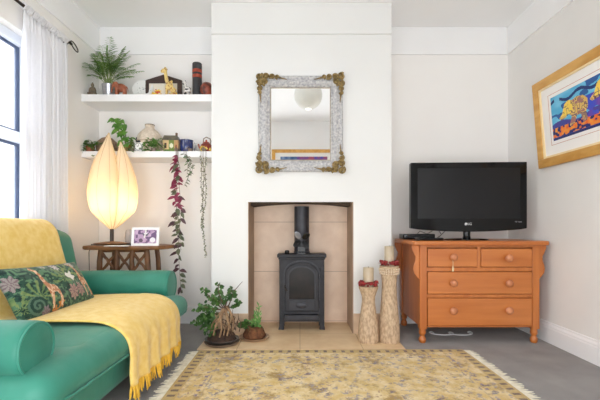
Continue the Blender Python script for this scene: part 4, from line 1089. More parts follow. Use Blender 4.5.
# ---------------------------------------------------------------- plants on the hearth
M_leafg = pm('fresh_green_leaf', (56, 104, 36), (104, 150, 60), 30, 0.45, transl=0.15)
M_leafd = pm('dark_green_leaf', (40, 78, 34), (84, 124, 58), 30, 0.45, transl=0.1)
M_soil = pm('dark_damp_soil', (46, 34, 28), (74, 54, 42), 60, 0.95, bump=1.0, bscale=120)
M_sauc = pm('brown_grey_clay', (112, 96, 84), (140, 122, 106), 12, 0.5)
M_bowl = pm('dark_glazed_bowl', (58, 52, 50), (84, 76, 72), 12, 0.35, coat=0.2)
M_root = pm('pale_gnarled_root', (112, 84, 58), (164, 134, 100), 30, 0.7, bump=0.5)
M_twig = pm('brown_twig', (86, 64, 50), (112, 88, 70), 30, 0.7)

s1 = thing('plant_saucer', 'brown clay saucer under the larger gnarled plant on the hearth', 'saucer', (P(222, 0, 2.53).x, 2.53, 0.008), group='clay saucers on the hearth')
b = BM(); lathe(b, [(0, 0), (0.098, 0), (0.113, 0.012), (0.116, 0.018), (0.108, 0.018), (0.096, 0.008), (0, 0.007)], seg=44); obj('dish', b, M_sauc, s1)
p1 = thing('bonsai_plant', 'gnarled-root leafy bonsai in a shallow dark bowl on the hearth', 'potted plant', (P(222, 0, 2.53).x, 2.53, 0.0155))
b = BM(); lathe(b, [(0, 0), (0.07, 0), (0.095, 0.010), (0.112, 0.022), (0.113, 0.028), (0.104, 0.028), (0.085, 0.02), (0, 0.018)], seg=44, sy=0.92); obj('bowl', b, M_bowl, p1)
b = BM(); rnd = random.Random(7)
lathe(b, [(0.092, 0.018), (0.088, 0.035), (0.070, 0.060), (0.040, 0.080), (0, 0.088)], seg=28, fn=lambda p: (p.x*(1+0.12*math.sin(p.z*90+math.atan2(p.y, p.x)*5)), p.y*(1+0.1*math.sin(p.z*70)), p.z)); obj('soil', b, M_soil, p1)
b = BM(); pp = 2.53/F
def q1(x, y, d=0): return Vector(((x-222)*pp, d, H-(y-227)*pp-0.0155))
for pts, r in (([(216, 332, -0.08), (218, 322, -0.06), (222, 314, -0.04), (226, 308, -0.02)], (0.005, 0.011)),
               ([(229, 333, -0.07), (231, 324, -0.06), (228, 315, -0.04), (226, 309, -0.02)], (0.005, 0.012)),
               ([(222, 334, -0.08), (224, 326, -0.065), (222, 318, -0.05), (224, 309, -0.02)], (0.005, 0.010)),
               ([(234, 330, -0.05), (235, 320, -0.04), (231, 311, -0.03), (227, 306, -0.01)], (0.004, 0.010)),
               ([(226, 332, -0.08), (227, 325, -0.07), (232, 320, -0.055), (233, 314, -0.03)], (0.003, 0.007)),
               ([(219, 320, -0.06), (224, 321, -0.065), (230, 325, -0.06)], (0.004, 0.004)),
               ([(212, 331, -0.05), (214, 322, -0.05), (219, 315, -0.03), (224, 308, -0.01)], (0.004, 0.008))):
    tube(b, [q1(*p) for p in pts], list(r), 8)
obj('roots', b, M_root, p1)
b = BM()   # tangle of fine dark rootlets on the right of the mound
for k in range(26):
    x0 = rnd.uniform(226, 240); y0_ = rnd.uniform(322, 336); pts = [q1(x0, y0_, rnd.uniform(-0.05, 0.02))]
    for m_ in range(3): pts.append(pts[-1]+Vector((rnd.uniform(-0.03, 0.012), rnd.uniform(-0.01, 0.01), rnd.uniform(0.01, 0.045))))
    tube(b, pts, [0.004, 0.0015], 6)
obj('rootlets', b, pm('dark_rootlets', (70, 50, 40), (104, 80, 62), 30, 0.8), p1, kind='stuff')
stems = []
b = BM()
for pts, r in (([(226, 310), (222, 300), (219, 290), (220, 283)], (0.006, 0.0022)), ([(224, 310), (215, 302), (208, 294), (204, 288)], (0.005, 0.0015)),
               ([(225, 308), (228, 298), (232, 291)], (0.005, 0.0015)), ([(227, 310), (231, 300), (235, 290), (243, 281)], (0.005, 0.0015)), ([(231, 300), (233, 294), (231, 287)], (0.002, 0.0012)),
               ([(222, 310), (212, 308), (204, 306), (199, 312)], (0.005, 0.0015)), ([(222, 312), (214, 314), (206, 318), (201, 326)], (0.004, 0.0015)),
               ([(224, 309), (219, 300), (213, 297)], (0.004, 0.0015)), ([(226, 309), (236, 305), (240, 300)], (0.004, 0.0015)), ([(221, 312), (210, 316), (200, 318), (193, 323)], (0.003, 0.001))):
    d = rnd.uniform(-0.05, 0.02); P_ = [q1(p[0], p[1], d*i/3) for i, p in enumerate(pts)]; stems.append((P_, pts[-1][0] == 243)); tube(b, P_, list(r), 7)
obj('stem', b, M_twig, p1)
b = BM()
for P_, bare in stems:
    if bare: continue
    for k in range(30):
        t = rnd.uniform(0.25, 1.0)*(len(P_)-1); i = min(int(t), len(P_)-2); p = P_[i].lerp(P_[i+1], t-i)
        a = rnd.uniform(0, 2*PI); d = Vector((math.cos(a), math.sin(a)*0.8, rnd.uniform(-0.3, 0.6)))
        leaf(b, p+d*0.006+Vector((0, rnd.uniform(-0.01, 0.01), rnd.uniform(-0.008, 0.008))), d, rnd.uniform(0.022, 0.034), rnd.uniform(0.020, 0.030), up=(rnd.uniform(-.7, .7), -1, rnd.uniform(-.2, 1)), droop=0.4, n=4)
for k in range(120):
    p = q1(rnd.gauss(209, 4.5), rnd.gauss(319, 7), rnd.uniform(-0.08, 0.03)); a = rnd.uniform(0, 2*PI)
    leaf(b, p, (math.cos(a), math.sin(a), rnd.uniform(-0.3, 0.4)), rnd.uniform(0.022, 0.034), rnd.uniform(0.018, 0.028), up=(rnd.uniform(-.7, .7), -1, rnd.uniform(-.2, 1)), droop=0.5, n=4)
obj('foliage', b, M_leafd, p1)

s2 = thing('plant_saucer', 'brown clay saucer under the small succulent on the hearth', 'saucer', (P(254, 0, 2.63).x, 2.645, 0.008), group='clay saucers on the hearth')
b = BM(); lathe(b, [(0, 0), (0.085, 0), (0.100, 0.010), (0.104, 0.016), (0.096, 0.016), (0.086, 0.008), (0, 0.007)], seg=44); obj('dish', b, pm('tan_clay', (150, 122, 96), (172, 144, 118), 12, 0.5), s2)
p2 = thing('potted_succulent', 'small bright green succulent in a mound of brown bark on the hearth', 'potted plant', (P(254, 0, 2.63).x, 2.645, 0.0155))
b = BM(); lathe(b, [(0, 0), (0.068, 0), (0.078, 0.012), (0.074, 0.03), (0.060, 0.062), (0.046, 0.074), (0, 0.078)], seg=30, fn=lambda p: (p.x*(1+0.06*math.sin(math.atan2(p.y, p.x)*7+p.z*90)), p.y*(1+0.06*math.sin(math.atan2(p.y, p.x)*6)), p.z)); obj('coir_mound', b, pm('brown_coir', (84, 50, 30), (128, 82, 50), 50, 0.9, bump=1, bscale=90), p2)
b = BM(); rnd = random.Random(11)
for (x, y, h) in ((0.026, 0.0, 0.165), (0.012, -0.012, 0.13), (0.034, -0.015, 0.10), (0.0, 0.01, 0.10), (-0.012, -0.015, 0.075), (0.022, 0.02, 0.09)):
    tube(b, [(x, y, 0.05), (x*1.15, y, 0.07+h*0.5), (x*1.2, y, 0.07+h)], [0.004, 0.0015], 6)
    for k in range(int(h/0.011)):
        zz = 0.064+k*0.011; aa = k*2.4
        leaf(b, (x*(1+0.2*k*0.011/h), y, zz), (math.cos(aa), math.sin(aa), rnd.uniform(0.4, 1.5)), rnd.uniform(0.024, 0.042), 0.0095, up=(0, -0.8, 0.5), droop=-0.1, n=4, fold=0.3)
obj('succulent_stems', b, pm('bright_succulent_green', (84, 138, 66), (132, 178, 96), 40, 0.4, transl=0.1), p2)
b = BM()
for i in range(170):
    a = rnd.uniform(0, 2*PI); r = rnd.uniform(0.015, 0.07); x, y = r*math.cos(a)-0.03, r*math.sin(a)*0.7
    leaf(b, (x, y, 0.05+rnd.uniform(0, 0.05)*(1.2-r/0.08)+ (0.02 if x < -0.03 else 0)), (math.cos(a), math.sin(a), rnd.uniform(0, 0.9)), rnd.uniform(0.02, 0.034), rnd.uniform(0.013, 0.020), up=(rnd.uniform(-.7, .7), -1, rnd.uniform(-.2, 1)), droop=0.5, n=3)
obj('foliage', b, M_leafd, p2)

# ---------------------------------------------------------------- things on the upper shelf
U = 2.91; us = U/F
def ux(x, Y=U): return (x-300)*Y/F
def uz(y, Y=U): return H-(y-227)*Y/F
M_bronze = pm('aged_grey_bronze', (96, 86, 72), (136, 124, 104), 40, 0.5, metal=0.3, bump=0.3)
b = BM()
ell(b, (0, 0, 0.012), (0.038, 0.026, 0.012)); ell(b, (0, 0.002, 0.026), (0.034, 0.022, 0.014)); ell(b, (-0.022, -0.004, 0.026), (0.014, 0.014, 0.010)); ell(b, (0.022, -0.004, 0.026), (0.014, 0.014, 0.010))
ell(b, (0, 0.004, 0.055), (0.020, 0.014, 0.024)); ell(b, (-0.020, 0.002, 0.055), (0.007, 0.009, 0.022), rot=(0, 0.25, 0)); ell(b, (0.020, 0.002, 0.055), (0.007, 0.009, 0.022), rot=(0, -0.25, 0))
ell(b, (0, 0.002, 0.090), (0.012, 0.012, 0.016)); ell(b, (0, 0.002, 0.080), (0.008, 0.008, 0.01)); ell(b, (0, 0.004, 0.106), (0.006, 0.006, 0.008)); lathe(b, [(0, 0), (0.036, 0), (0.034, 0.008), (0, 0.008)], sy=0.7)
o = obj('buddha_statuette', b, M_bronze, remesh=0.0028); o.location = (ux(92.3), U, SZ1); tag(o, 'small seated bronze figure at the left end of the upper shelf', 'statuette')

palm = thing('potted_palm', 'feathery green palm in a silver pot on the upper shelf', 'potted plant', (ux(107.5), U+0.02, SZ1))
M_zinc = pm('brushed_zinc', (168, 170, 176), (196, 198, 204), 20, 0.3, metal=0.8, stretch=(1, 1, 6))
b = BM(); lathe(b, [(0, 0), (0.037, 0), (0.040, 0.004), (0.048, 0.092), (0.050, 0.096), (0.048, 0.099), (0.044, 0.096), (0.042, 0.085), (0, 0.083)], seg=40); obj('pot', b, M_zinc, palm)
b = BM(); lathe(b, [(0.0435, 0.084), (0.03, 0.090), (0, 0.092)], seg=24); obj('soil', b, M_soil, palm)
fb = BM(); sb = BM(); rnd = random.Random(5)
tips = [(110, 38, -.02), (95, 56, -.05), (84, 63, -.05), (131, 58, -.05), (139, 64, -.03), (88, 70, -.08), (100, 45, 0.0), (122, 44, .03), (128, 50, .0), (137, 73, -.08), (117, 60, -.09), (96, 71, -.09), (127, 72, -.1), (104, 52, .06), (90, 50, .05), (118, 48, .08), (133, 78, -.05), (103, 66, -.1), (111, 50, -.08), (93, 64, .06), (98, 62, -.1), (105, 58, -.1), (114, 56, -.1), (122, 64, -.1), (130, 68, .03), (125, 56, -.06), (90, 76, -.04), (108, 68, -.12), (120, 70, -.12), (100, 54, -.04), (141, 70, 0.0)]
for tx, ty, td in tips:
    a0 = Vector((rnd.uniform(-0.02, 0.02), rnd.uniform(-0.015, 0.015), 0.09)); tp = Vector((ux(tx)-ux(107.5), td, uz(ty)-SZ1)); mid = a0.lerp(tp, 0.5)+Vector((-(tp.x)*0.12, 0, 0.05))
    pts = []
    for i in range(13):
        t = i/12; pts.append(a0*(1-t)**2+mid*2*t*(1-t)+tp*t*t)
    tube(sb, pts, [0.0022, 0.0008], 5)
    for i in range(4, 13):
        tg = (pts[min(i+1, 12)]-pts[i-1]).normalized(); side = tg.cross(Vector((0, -0.5, 1))).normalized()
        Lf = 0.062*math.sin(PI*(0.25+0.7*(i-4)/8))+0.012
        for s in (-1, 1):
            for sub_ in (0, 0.5):
                p = pts[i].lerp(pts[min(i+1, 12)], sub_)
                leaf(fb, p, side*s*1.0+tg*0.6+Vector((0, 0, rnd.uniform(-0.15, 0.15))), Lf*rnd.uniform(0.85, 1.1), 0.0078, droop=0.45, n=4)
obj('foliage', fb, pm('palm_green', (74, 120, 44), (132, 172, 84), 20, 0.5, transl=0.2), palm)
obj('stem', sb, pm('palm_stem_green', (118, 140, 70), (150, 164, 96), 20, 0.5), palm)

M_terra = pm('reddish_terracotta', (140, 76, 50), (172, 104, 74), 20, 0.55, bump=0.2)
b = BM(); e = us
ell(b, (0.000, 0, 0.062), (0.042, 0.028, 0.032)); ell(b, (-0.034, -0.008, 0.082), (0.022, 0.020, 0.022)); ell(b, (-0.044, -0.006, 0.092), (0.012, 0.012, 0.010))
for i in range(6): ell(b, (-0.052-0.002*i, -0.014, 0.072-0.010*i), 0.009-0.0006*i)
ell(b, (-0.026, -0.026, 0.080), (0.016, 0.005, 0.020)); ell(b, (-0.026, 0.018, 0.080), (0.016, 0.005, 0.020))
for x, y in ((-0.026, -0.014), (-0.026, 0.016), (0.028, -0.014), (0.028, 0.016)): tube(b, [(x, y, 0.0), (x, y, 0.025), (x*0.9, y, 0.06)], [0.012, 0.011, 0.016], 12)
tube(b, [(0.04, 0, 0.075), (0.05, 0, 0.06), (0.052, 0, 0.035)], [0.004, 0.003], 8)
o = obj('elephant_figurine', b, M_terra, remesh=0.003); o.location = (ux(122), U-0.02, SZ1); o.rotation_euler = (0, 0, 0.15); tag(o, 'reddish terracotta elephant figurine beside the silver palm pot', 'figurine')

pl = thing('plate', 'round white plate with tiny dark flecks standing on the upper shelf', 'plate', (ux(140), 2.95, SZ1))
b = BM(); PMt = Matrix.Translation((0, 0.0, 0.0)) @ Matrix.Rotation(math.radians(-14), 4, 'X') @ Matrix.Translation((0, 0, 0.082)) @ Matrix.Rotation(PI/2, 4, 'X')
lathe(b, [(0, 0.0), (0.05, 0.001), (0.062, 0.006), (0.081, 0.012), (0.082, 0.010), (0.064, 0.002), (0.05, -0.004), (0, -0.005)], seg=48, M=PMt, sy=0.97); obj('dish', b, pm('white_glaze', (238, 238, 236), rough=0.25, coat=0.3), pl)
b = BM(); rnd = random.Random(2)
for i in range(16):
    a = rnd.uniform(0, 2*PI); r = rnd.uniform(0.01, 0.07); ell(b, (r*math.cos(a), r*math.sin(a), 0.0015+(0.009 if r > 0.062 else 0)), (0.003, 0.0018, 0.0012), PMt, u=8, v=5)
ell(b, (0, 0, 0.001), (0.005, 0.004, 0.0015), PMt, u=8, v=5); obj('flecks', b, pm('dark_fleck_glaze', (90, 96, 100)), pl, kind='stuff')

fr_ = thing('gabled_picture', 'dark wooden gabled frame with yellow flowers picture on the upper shelf', 'picture', (ux(163.5, 2.96), 2.96, SZ1))
M_drk = pm('dark_stained_wood', (50, 34, 28), (68, 46, 38), 20, 0.45, stretch=(0.3, 1, 4))
e = 2.96/F
b = BM(); W_, Hh = 18.2*e, 0.148
prism(b, [(-W_, 0.125), (-W_, 0.148), (0, 0.193), (W_, 0.148), (W_, 0.125)], 0, 0.022); box(b, -W_, -W_+0.026, 0, 0.022, 0, 0.125); box(b, W_-0.036, W_, 0, 0.022, 0, 0.125)
obj('surround', b, M_drk, fr_, smooth=False, bevel=0.003)
b = BM(); n1, n2 = 46, 36; X0, X1 = -W_+0.026, W_-0.036
vg = [[b.verts.new((X0+(X1-X0)*i/n1, 0.008, 0.125*j/n2)) for j in range(n2+1)] for i in range(n1+1)]
for i in range(n1):
    for j in range(n2): b.faces.new((vg[i][j], vg[i+1][j], vg[i+1][j+1], vg[i][j+1]))
def fcol(c):
    u = (c.x-X0)/(X1-X0); v = c.z/0.125
    col = (226, 218, 202)
    for fx, fy, r in ((0.2, 0.3, 0.17), (0.36, 0.22, 0.16), (0.3, 0.5, 0.14), (0.85, 0.6, 0.14), (0.78, 0.25, 0.15), (0.92, 0.35, 0.12)):
        if math.hypot(u-fx, (v-fy)*0.9) < r*(0.8+0.2*math.sin(7*math.atan2(v-fy, u-fx))): col = (236, 200, 60) if vnoise(u*16, v*16) < 0.65 else (206, 84, 60)
    if v < 0.15 and vnoise(u*12, v*5, 2) > 0.45: col = (190, 170, 80)
    return col
paint(b, fcol); obj('picture', b, painted('flower_picture_paper', 0.6), fr_, smooth=False)
M_gy = pm('yellow_giraffe_paint', (228, 200, 128), (168, 116, 56), 60, 0.5, lo=0.52, hi=0.6)
def giraffe(name, x, Y, h, label, flip=1):
    b = BM(); k = h/0.20
    tube(b, [(0.03*flip*k, 0, 0.07*k), (0.012*flip*k, 0, 0.11*k), (0.002*flip*k, 0, 0.17*k)], [0.016*k, 0.013*k, 0.011*k], 12)
    ell(b, (0.030*flip*k, 0, 0.065*k), (0.030*k, 0.018*k, 0.022*k)); ell(b, (-0.004*flip*k, -0.004, 0.178*k), (0.020*k, 0.014*k, 0.015*k)); ell(b, (-0.018*flip*k, -0.006, 0.171*k), (0.011*k, 0.010*k, 0.010*k))
    for s in (-1, 1):
        ell(b, (0.006*flip*k, s*0.012*k, 0.192*k), (0.007*k, 0.006*k, 0.009*k)); tube(b, [(0.0, s*0.006*k, 0.185*k), (0.0, s*0.006*k, 0.203*k)], 0.003*k, 8)
    for dx in (0.012, 0.048):
        for s in (-1, 1): tube(b, [(dx*flip*k, s*0.010*k, 0), (dx*flip*k, s*0.010*k, 0.06*k)], 0.0065*k, 8)
    o = obj(name, b, M_gy, remesh=0.0026); o.location = (x, Y, SZ1); tag(o, label, 'figurine', 'yellow giraffe figurines'); return o
giraffe('giraffe_figurine', ux(165, 2.90), 2.90, 0.22, 'tall yellow giraffe figurine in front of the dark gabled frame')
giraffe('giraffe_figurine', ux(171.5, 2.88), 2.88, 0.115, 'short yellow giraffe figurine right of the tall giraffe')

M_zeb = pm('zebra_striped_paint', (40, 36, 36), (226, 222, 216), 26, 0.5, lo=0.47, hi=0.53, stretch=(1, 1, 2.2))
b = BM()
ell(b, (0, 0, 0.055), (0.026, 0.018, 0.022)); tube(b, [(-0.014, 0, 0.065), (-0.020, 0, 0.095)], [0.014, 0.011], 12); ell(b, (-0.024, -0.003, 0.102), (0.018, 0.010, 0.010), rot=(0, -0.6, 0))
for s in (-1, 1): ell(b, (-0.016, s*0.007, 0.116), (0.004, 0.003, 0.009))
for x in (-0.018, 0.018):
    for s in (-1, 1): tube(b, [(x, s*0.009, 0), (x, s*0.009, 0.045)], 0.007, 8)
o = obj('zebra_figurine', b, M_zeb, remesh=0.0026); o.location = (ux(188), U-0.01, SZ1); tag(o, 'small black and white striped zebra figurine on the upper shelf', 'figurine')

cy = thing('wooden_cylinder', 'tall black cylinder with two rusty red bands on the upper shelf', 'vase', (ux(197, 2.93), 2.935, SZ1))
b = BM(); lathe(b, [(0, 0), (0.036, 0), (0.036, 0.262), (0.033, 0.266), (0.029, 0.262), (0.029, 0.24), (0, 0.24)], seg=36); obj('tube', b, pm('matt_charcoal_wood', (44, 44, 46), (58, 58, 60), 24, 0.5), cy)
M_red = pm('rusty_red_paint', (140, 52, 36), (184, 82, 56), 30, 0.5)
for z in (0.150, 0.190): 
    b = BM(); lathe(b, [(0.0358, z), (0.0368, z+0.001), (0.0368, z+0.024), (0.0358, z+0.025)], seg=36); obj('band', b, M_red, cy)
b = BM(); lathe(b, [(0, 0), (0.026, 0), (0.044, 0.018), (0.052, 0.045), (0.048, 0.075), (0.032, 0.097), (0.026, 0.103), (0.022, 0.100), (0, 0.098)], seg=36)
o = obj('wooden_pot', b, pm('mottled_red_brown_gourd', (74, 36, 28), (150, 72, 50), 22, 0.35, lo=0.42, hi=0.58)); o.location = (ux(206.8, 2.90)+0.0, 2.905, SZ1); tag(o, 'round mottled red-brown pot at the right end of the upper shelf', 'pot')

# ---------------------------------------------------------------- things on the lower shelf
Y2 = 2.93; e2 = Y2/F
def lx(x, Y=Y2): return (x-300)*Y/F
def lz(y, Y=Y2): return H-(y-227)*Y/F
tp = thing('trailing_plant', 'green trailing plant spilling over the left end of the lower shelf', 'potted plant', (lx(90), Y2, SZ2))
b = BM(); lathe(b, [(0, 0), (0.026, 0), (0.034, 0.045), (0.037, 0.05), (0.03, 0.048), (0, 0.045)], seg=28); obj('pot', b, M_terra, tp)
fb = BM(); sb = BM(); rnd = random.Random(15)
for k in range(16):
    a = rnd.uniform(0, 2*PI); x1 = rnd.uniform(-0.085, 0.13); y1_ = rnd.uniform(-0.115, 0.02); zz = rnd.uniform(0.01, 0.09) if y1_ > -0.07 else rnd.uniform(-0.05, 0.06)
    pts = [(0, 0, 0.05), (x1*0.5, y1_*0.5, 0.085), (x1, y1_, zz)]; tube(sb, pts, 0.0018, 5)
    for m_ in range(10):
        t = rnd.uniform(0.2, 1); p = Vector(pts[0])*(1-t)**2+Vector(pts[1])*2*t*(1-t)+Vector(pts[2])*t*t; aa = rnd.uniform(0, 2*PI)
        leaf(fb, p, (math.cos(aa), math.sin(aa)-0.4, rnd.uniform(-0.2, 0.5)), rnd.uniform(0.022, 0.036), rnd.uniform(0.018, 0.028), droop=0.7, n=4)
obj('foliage', fb, M_leafg, tp); obj('stem', sb, pm('green_vine_stem', (96, 112, 60)), tp)

b = BM(); lathe(b, [(0, 0), (0.055, 0), (0.078, 0.03), (0.082, 0.065), (0.072, 0.10), (0.04, 0.13), (0.01, 0.14), (0.008, 0.15), (0, 0.152)], seg=36, sy=0.9)
o = obj('domed_jar', b, pm('brown_speckled_stoneware', (126, 100, 80), (160, 134, 110), 60, 0.6)); o.location = (lx(106.5, 2.99), 3.0, SZ2); tag(o, 'brown domed stoneware jar behind the tip of the petal lamp', 'jar')

po = thing('pothos_plant', 'bright green heart-leaved plant behind the petal lamp on the lower shelf', 'potted plant', (lx(126, 2.92), 2.925, SZ2))
b = BM(); lathe(b, [(0, 0), (0.028, 0), (0.036, 0.05), (0.038, 0.055), (0.031, 0.053), (0, 0.05)], seg=28); obj('pot', b, pm('ochre_glaze_pot', (150, 122, 60), (180, 150, 84), 20, 0.4), po)
fb = BM(); sb = BM()
for (x, y, d) in ((112, 118, 0.05), (116, 120, -.02), (121, 121, -.03), (123, 128, -.05), (118, 126, -.04), (124, 135, -.06), (128, 140, -.05), (119, 132, -.03), (127, 132, -.03), (130, 147, -.07), (121, 124, .03), (125, 143, -.07), (115, 124, .03)):
    tpv = Vector((lx(x)-lx(126), d, lz(y)-SZ2)); tube(sb, [(0, 0, 0.05), Vector((0, 0, 0.08)).lerp(tpv, 0.5)+Vector((0.0, 0, 0.04)), tpv], 0.002, 6)
    for m_ in range(3):
        a = rnd.uniform(0, 2*PI); leaf(fb, tpv+Vector((rnd.uniform(-.01, .01), rnd.uniform(-.01, .01), rnd.uniform(-.01, .01))), (math.cos(a), math.sin(a)*0.5-0.3, -0.5), rnd.uniform(0.045, 0.065), rnd.uniform(0.032, 0.044), up=(0, -0.8, 0.6), droop=0.5, n=5, tip=0.6)
obj('foliage', fb, pm('bright_pothos_leaf', (70, 126, 44), (120, 170, 72), 24, 0.4, transl=0.15), po); obj('stem', sb, pm('green_vine_stem', (96, 112, 60)), po)

ck_ = thing('alarm_clock', 'small white clock with round dial beside the woven vase', 'clock', (lx(141), 2.90, SZ2))
b = BM(); rbox(b, -0.034, 0.034, -0.018, 0.018, 0.004, 0.075, 0.012, 4, (3, 2, 3)); obj('case', b, pm('white_enamel', (232, 232, 230), rough=0.3), ck_)
b = BM(); lathe(b, [(0, 0), (0.026, 0), (0.026, 0.002), (0, 0.002)], (0, -0.0178, 0.040), 32, Matrix.Rotation(PI/2, 4, 'X')); obj('dial', b, pm('pale_dial', (246, 246, 244), rough=0.3), ck_)
b = BM(); tube(b, [(0.026*math.cos(a*PI/16), -0.020, 0.040+0.026*math.sin(a*PI/16)) for a in range(33)], 0.0016, 6); obj('dial_ring', b, M_iron2, ck_)
b = BM(); tube(b, [(0, -0.0215, 0.040), (0.004, -0.0215, 0.058)], 0.0012, 5); tube(b, [(0, -0.0215, 0.040), (-0.010, -0.0215, 0.044)], 0.0014, 5); obj('hands', b, M_blk, ck_)
b = BM(); ell(b, (0, 0, 0.082), (0.02, 0.014, 0.008)); tube(b, [(-0.02, 0, 0.07), (-0.026, 0, 0.10), (-0.02, 0, 0.115)], 0.004, 8); obj('bell', b, pm('dark_bell_metal', (60, 64, 72), rough=0.35, metal=0.6), ck_)

M_weave = pm('pale_woven_cane', (206, 190, 170), (228, 214, 196), 60, 0.8, bump=1.0, bscale=120, stretch=(1, 1, 2))
wv_ = thing('woven_vase', 'bulbous off-white woven vase on the lower shelf', 'vase', (lx(149.3, 2.97), 2.98, SZ2))
b = BM(); wr_ = 12.2*2.98/F
lathe(b, [(0, 0), (wr_*0.7, 0), (wr_*0.93, 0.03), (wr_, 0.075), (wr_*0.98, 0.118), (wr_*0.88, 0.15), (wr_*0.64, 0.178), (wr_*0.42, 0.195), (wr_*0.33, 0.208), (wr_*0.38, 0.226), (wr_*0.33, 0.228), (wr_*0.25, 0.21), (0, 0.19)], seg=64, fn=lambda p: (p.x*(1+0.018*math.cos(16*math.atan2(p.y, p.x))), p.y*(1+0.018*math.cos(16*math.atan2(p.y, p.x))), p.z)); obj('body', b, M_weave, wv_)
b = BM(); tube(b, [(0.032*math.cos(a*PI/12), 0.032*math.sin(a*PI/12), 0.227) for a in range(25)], 0.0055, 6); obj('rim', b, pm('grey_brown_cane', (140, 124, 108)), wv_)
for q in (0.045, 0.095, 0.135):
    b = BM(); rr = wr_*(0.965 if q < 0.05 else 1.0 if q < 0.1 else 0.88); tube(b, [(rr*math.cos(a*PI/24), rr*math.sin(a*PI/24), q) for a in range(49)], 0.003, 6); obj('woven_band', b, pm('tan_cane', (188, 168, 144)), wv_)

def stringplant(name, x, Y, n, label, seed, wide, mat_, zlo=0.0, zhi=0.05):
    t = thing(name, label, 'potted plant', (lx(x, Y), Y, SZ2)); rnd = random.Random(seed)
    b = BM(); lathe(b, [(0, 0), (0.018, 0), (0.022, 0.026), (0.018, 0.024), (0, 0.023)], seg=20); obj('pot', b, M_sauc, t)
    fb = BM(); sb = BM()
    for k in range(n):
        x1 = rnd.uniform(-wide, wide); dy = rnd.uniform(-0.055, 0.01) if Y < 2.9 else rnd.uniform(-0.04, 0.02); pk = rnd.uniform(0.04, zhi+0.04)
        pts = [Vector((0, 0, 0.024)).lerp(Vector((x1, dy, rnd.uniform(zlo, 0.02))), i/6)+Vector((0, 0, pk*math.sin(PI*i/6))) for i in range(7)]
        tube(sb, pts, 0.0016, 5)
        for p in pts[1:]:
            for m_ in range(2):
                a = rnd.uniform(0, 6.3); leaf(fb, p, (math.cos(a), math.sin(a), rnd.uniform(-0.3, 0.6)), rnd.uniform(0.014, 0.026), rnd.uniform(0.009, 0.015), up=(rnd.uniform(-.5, .5), -1, 0.5), droop=0.4, n=3)
    obj('foliage', fb, mat_, t); obj('stem', sb, pm('green_vine_stem', (96, 112, 60)), t)
stringplant('small_creeper', 154, 2.885, 15, 'low leafy creeper in front of the woven vase', 31, 0.085, M_leafg, 0.004, 0.05)
stringplant('small_creeper', 131, 2.885, 7, 'thin stringy creeper left of the white clock', 33, 0.04, M_leafg, -0.02, 0.06)

# painted tin house
th = thing('tin_house', 'small painted house-shaped tin with a dark roof on the lower shelf', 'ornament', (lx(171.3, 2.92), 2.93, SZ2), 0.05)
b = BM(); box(b, -0.058, 0.058, -0.03, 0.03, 0, 0.095)
bmesh.ops.subdivide_edges(b, edges=b.edges[:], cuts=20, use_grid_fill=True)
def hcol(c):
    u = c.x/0.058; v = c.z/0.095
    col = (206, 178, 128) if u < -0.2 else (190, 150, 104) if u > 0.45 else (116, 134, 66)
    if -0.78 < u < -0.5 and 0.35 < v < 0.75: col = (84, 60, 46)
    if math.hypot((u-0.1)*0.8, v-0.55) < 0.2: col = (220, 216, 190)
    if 0.6 < u < 0.85 and 0.2 < v < 0.6: col = (150, 84, 56)
    if v < 0.22 and vnoise(u*7, v*9) > 0.45: col = (96, 130, 50)
    return col
paint(b, hcol); obj('walls', b, painted('painted_tin', 0.4), th, smooth=False)
b = BM(); prism(b, [(-0.064, 0.094), (0.064, 0.094), (0.048, 0.128), (-0.048, 0.128)], -0.036, 0.036); obj('roof', b, pm('dark_olive_roof', (72, 66, 54), (98, 90, 70), 30, 0.5), th, smooth=False)
b = BM(); box(b, 0.030, 0.044, -0.008, 0.008, 0.12, 0.155); obj('chimney', b, M_bark, th, smooth=False)

M_blue = pm('cobalt_blue_glaze', (18, 32, 84), (30, 50, 112), 14, 0.2, coat=0.5)
b = BM(); lathe(b, [(0, 0), (0.040, 0), (0.049, 0.02), (0.051, 0.05), (0.049, 0.088), (0.051, 0.094), (0.046, 0.095), (0.044, 0.08), (0, 0.076)], seg=36)
o = obj('blue_pot', b, M_blue); o.location = (lx(186.3, 2.91), 2.915, SZ2); tag(o, 'glossy cobalt blue pot on the lower shelf', 'pot')
b = BM()
ell(b, (0, 0, 0.022), (0.015, 0.015, 0.022)); ell(b, (0, 0, 0.054), (0.013, 0.013, 0.015)); ell(b, (-0.008, 0, 0.070), (0.004, 0.003, 0.009)); ell(b, (0.008, 0, 0.070), (0.004, 0.003, 0.009)); ell(b, (0, -0.011, 0.052), (0.006, 0.006, 0.004))
o = obj('cat_ornament', b, pm('grey_white_ceramic', (120, 118, 120), (208, 204, 200), 40, 0.35, lo=0.45, hi=0.55), remesh=0.0025); o.location = (lx(195.6, 2.9), 2.905, SZ2); tag(o, 'tiny grey and white animal ornament between blue pot and teapot', 'ornament')
tpt = thing('teapot', 'dark red and yellow painted teapot at the right end of the lower shelf', 'teapot', (lx(205.6, 2.92), 2.94, SZ2))
b = BM(); lathe(b, [(0, 0), (0.026, 0), (0.042, 0.016), (0.047, 0.040), (0.040, 0.066), (0.024, 0.078), (0, 0.079)], seg=36); obj('body', b, pm('dark_red_painted_glaze', (116, 38, 30), (156, 58, 40), 20, 0.3, coat=0.4), tpt)
b = BM(); lathe(b, [(0.026, 0.077), (0.020, 0.086), (0.006, 0.091), (0.006, 0.097), (0.009, 0.102), (0, 0.106)], seg=28); obj('lid', b, M_red, tpt)
b = BM(); tube(b, [(-0.040, 0, 0.035), (-0.055, 0, 0.05), (-0.060, 0, 0.072)], [0.009, 0.005], 10); obj('spout', b, M_red, tpt)
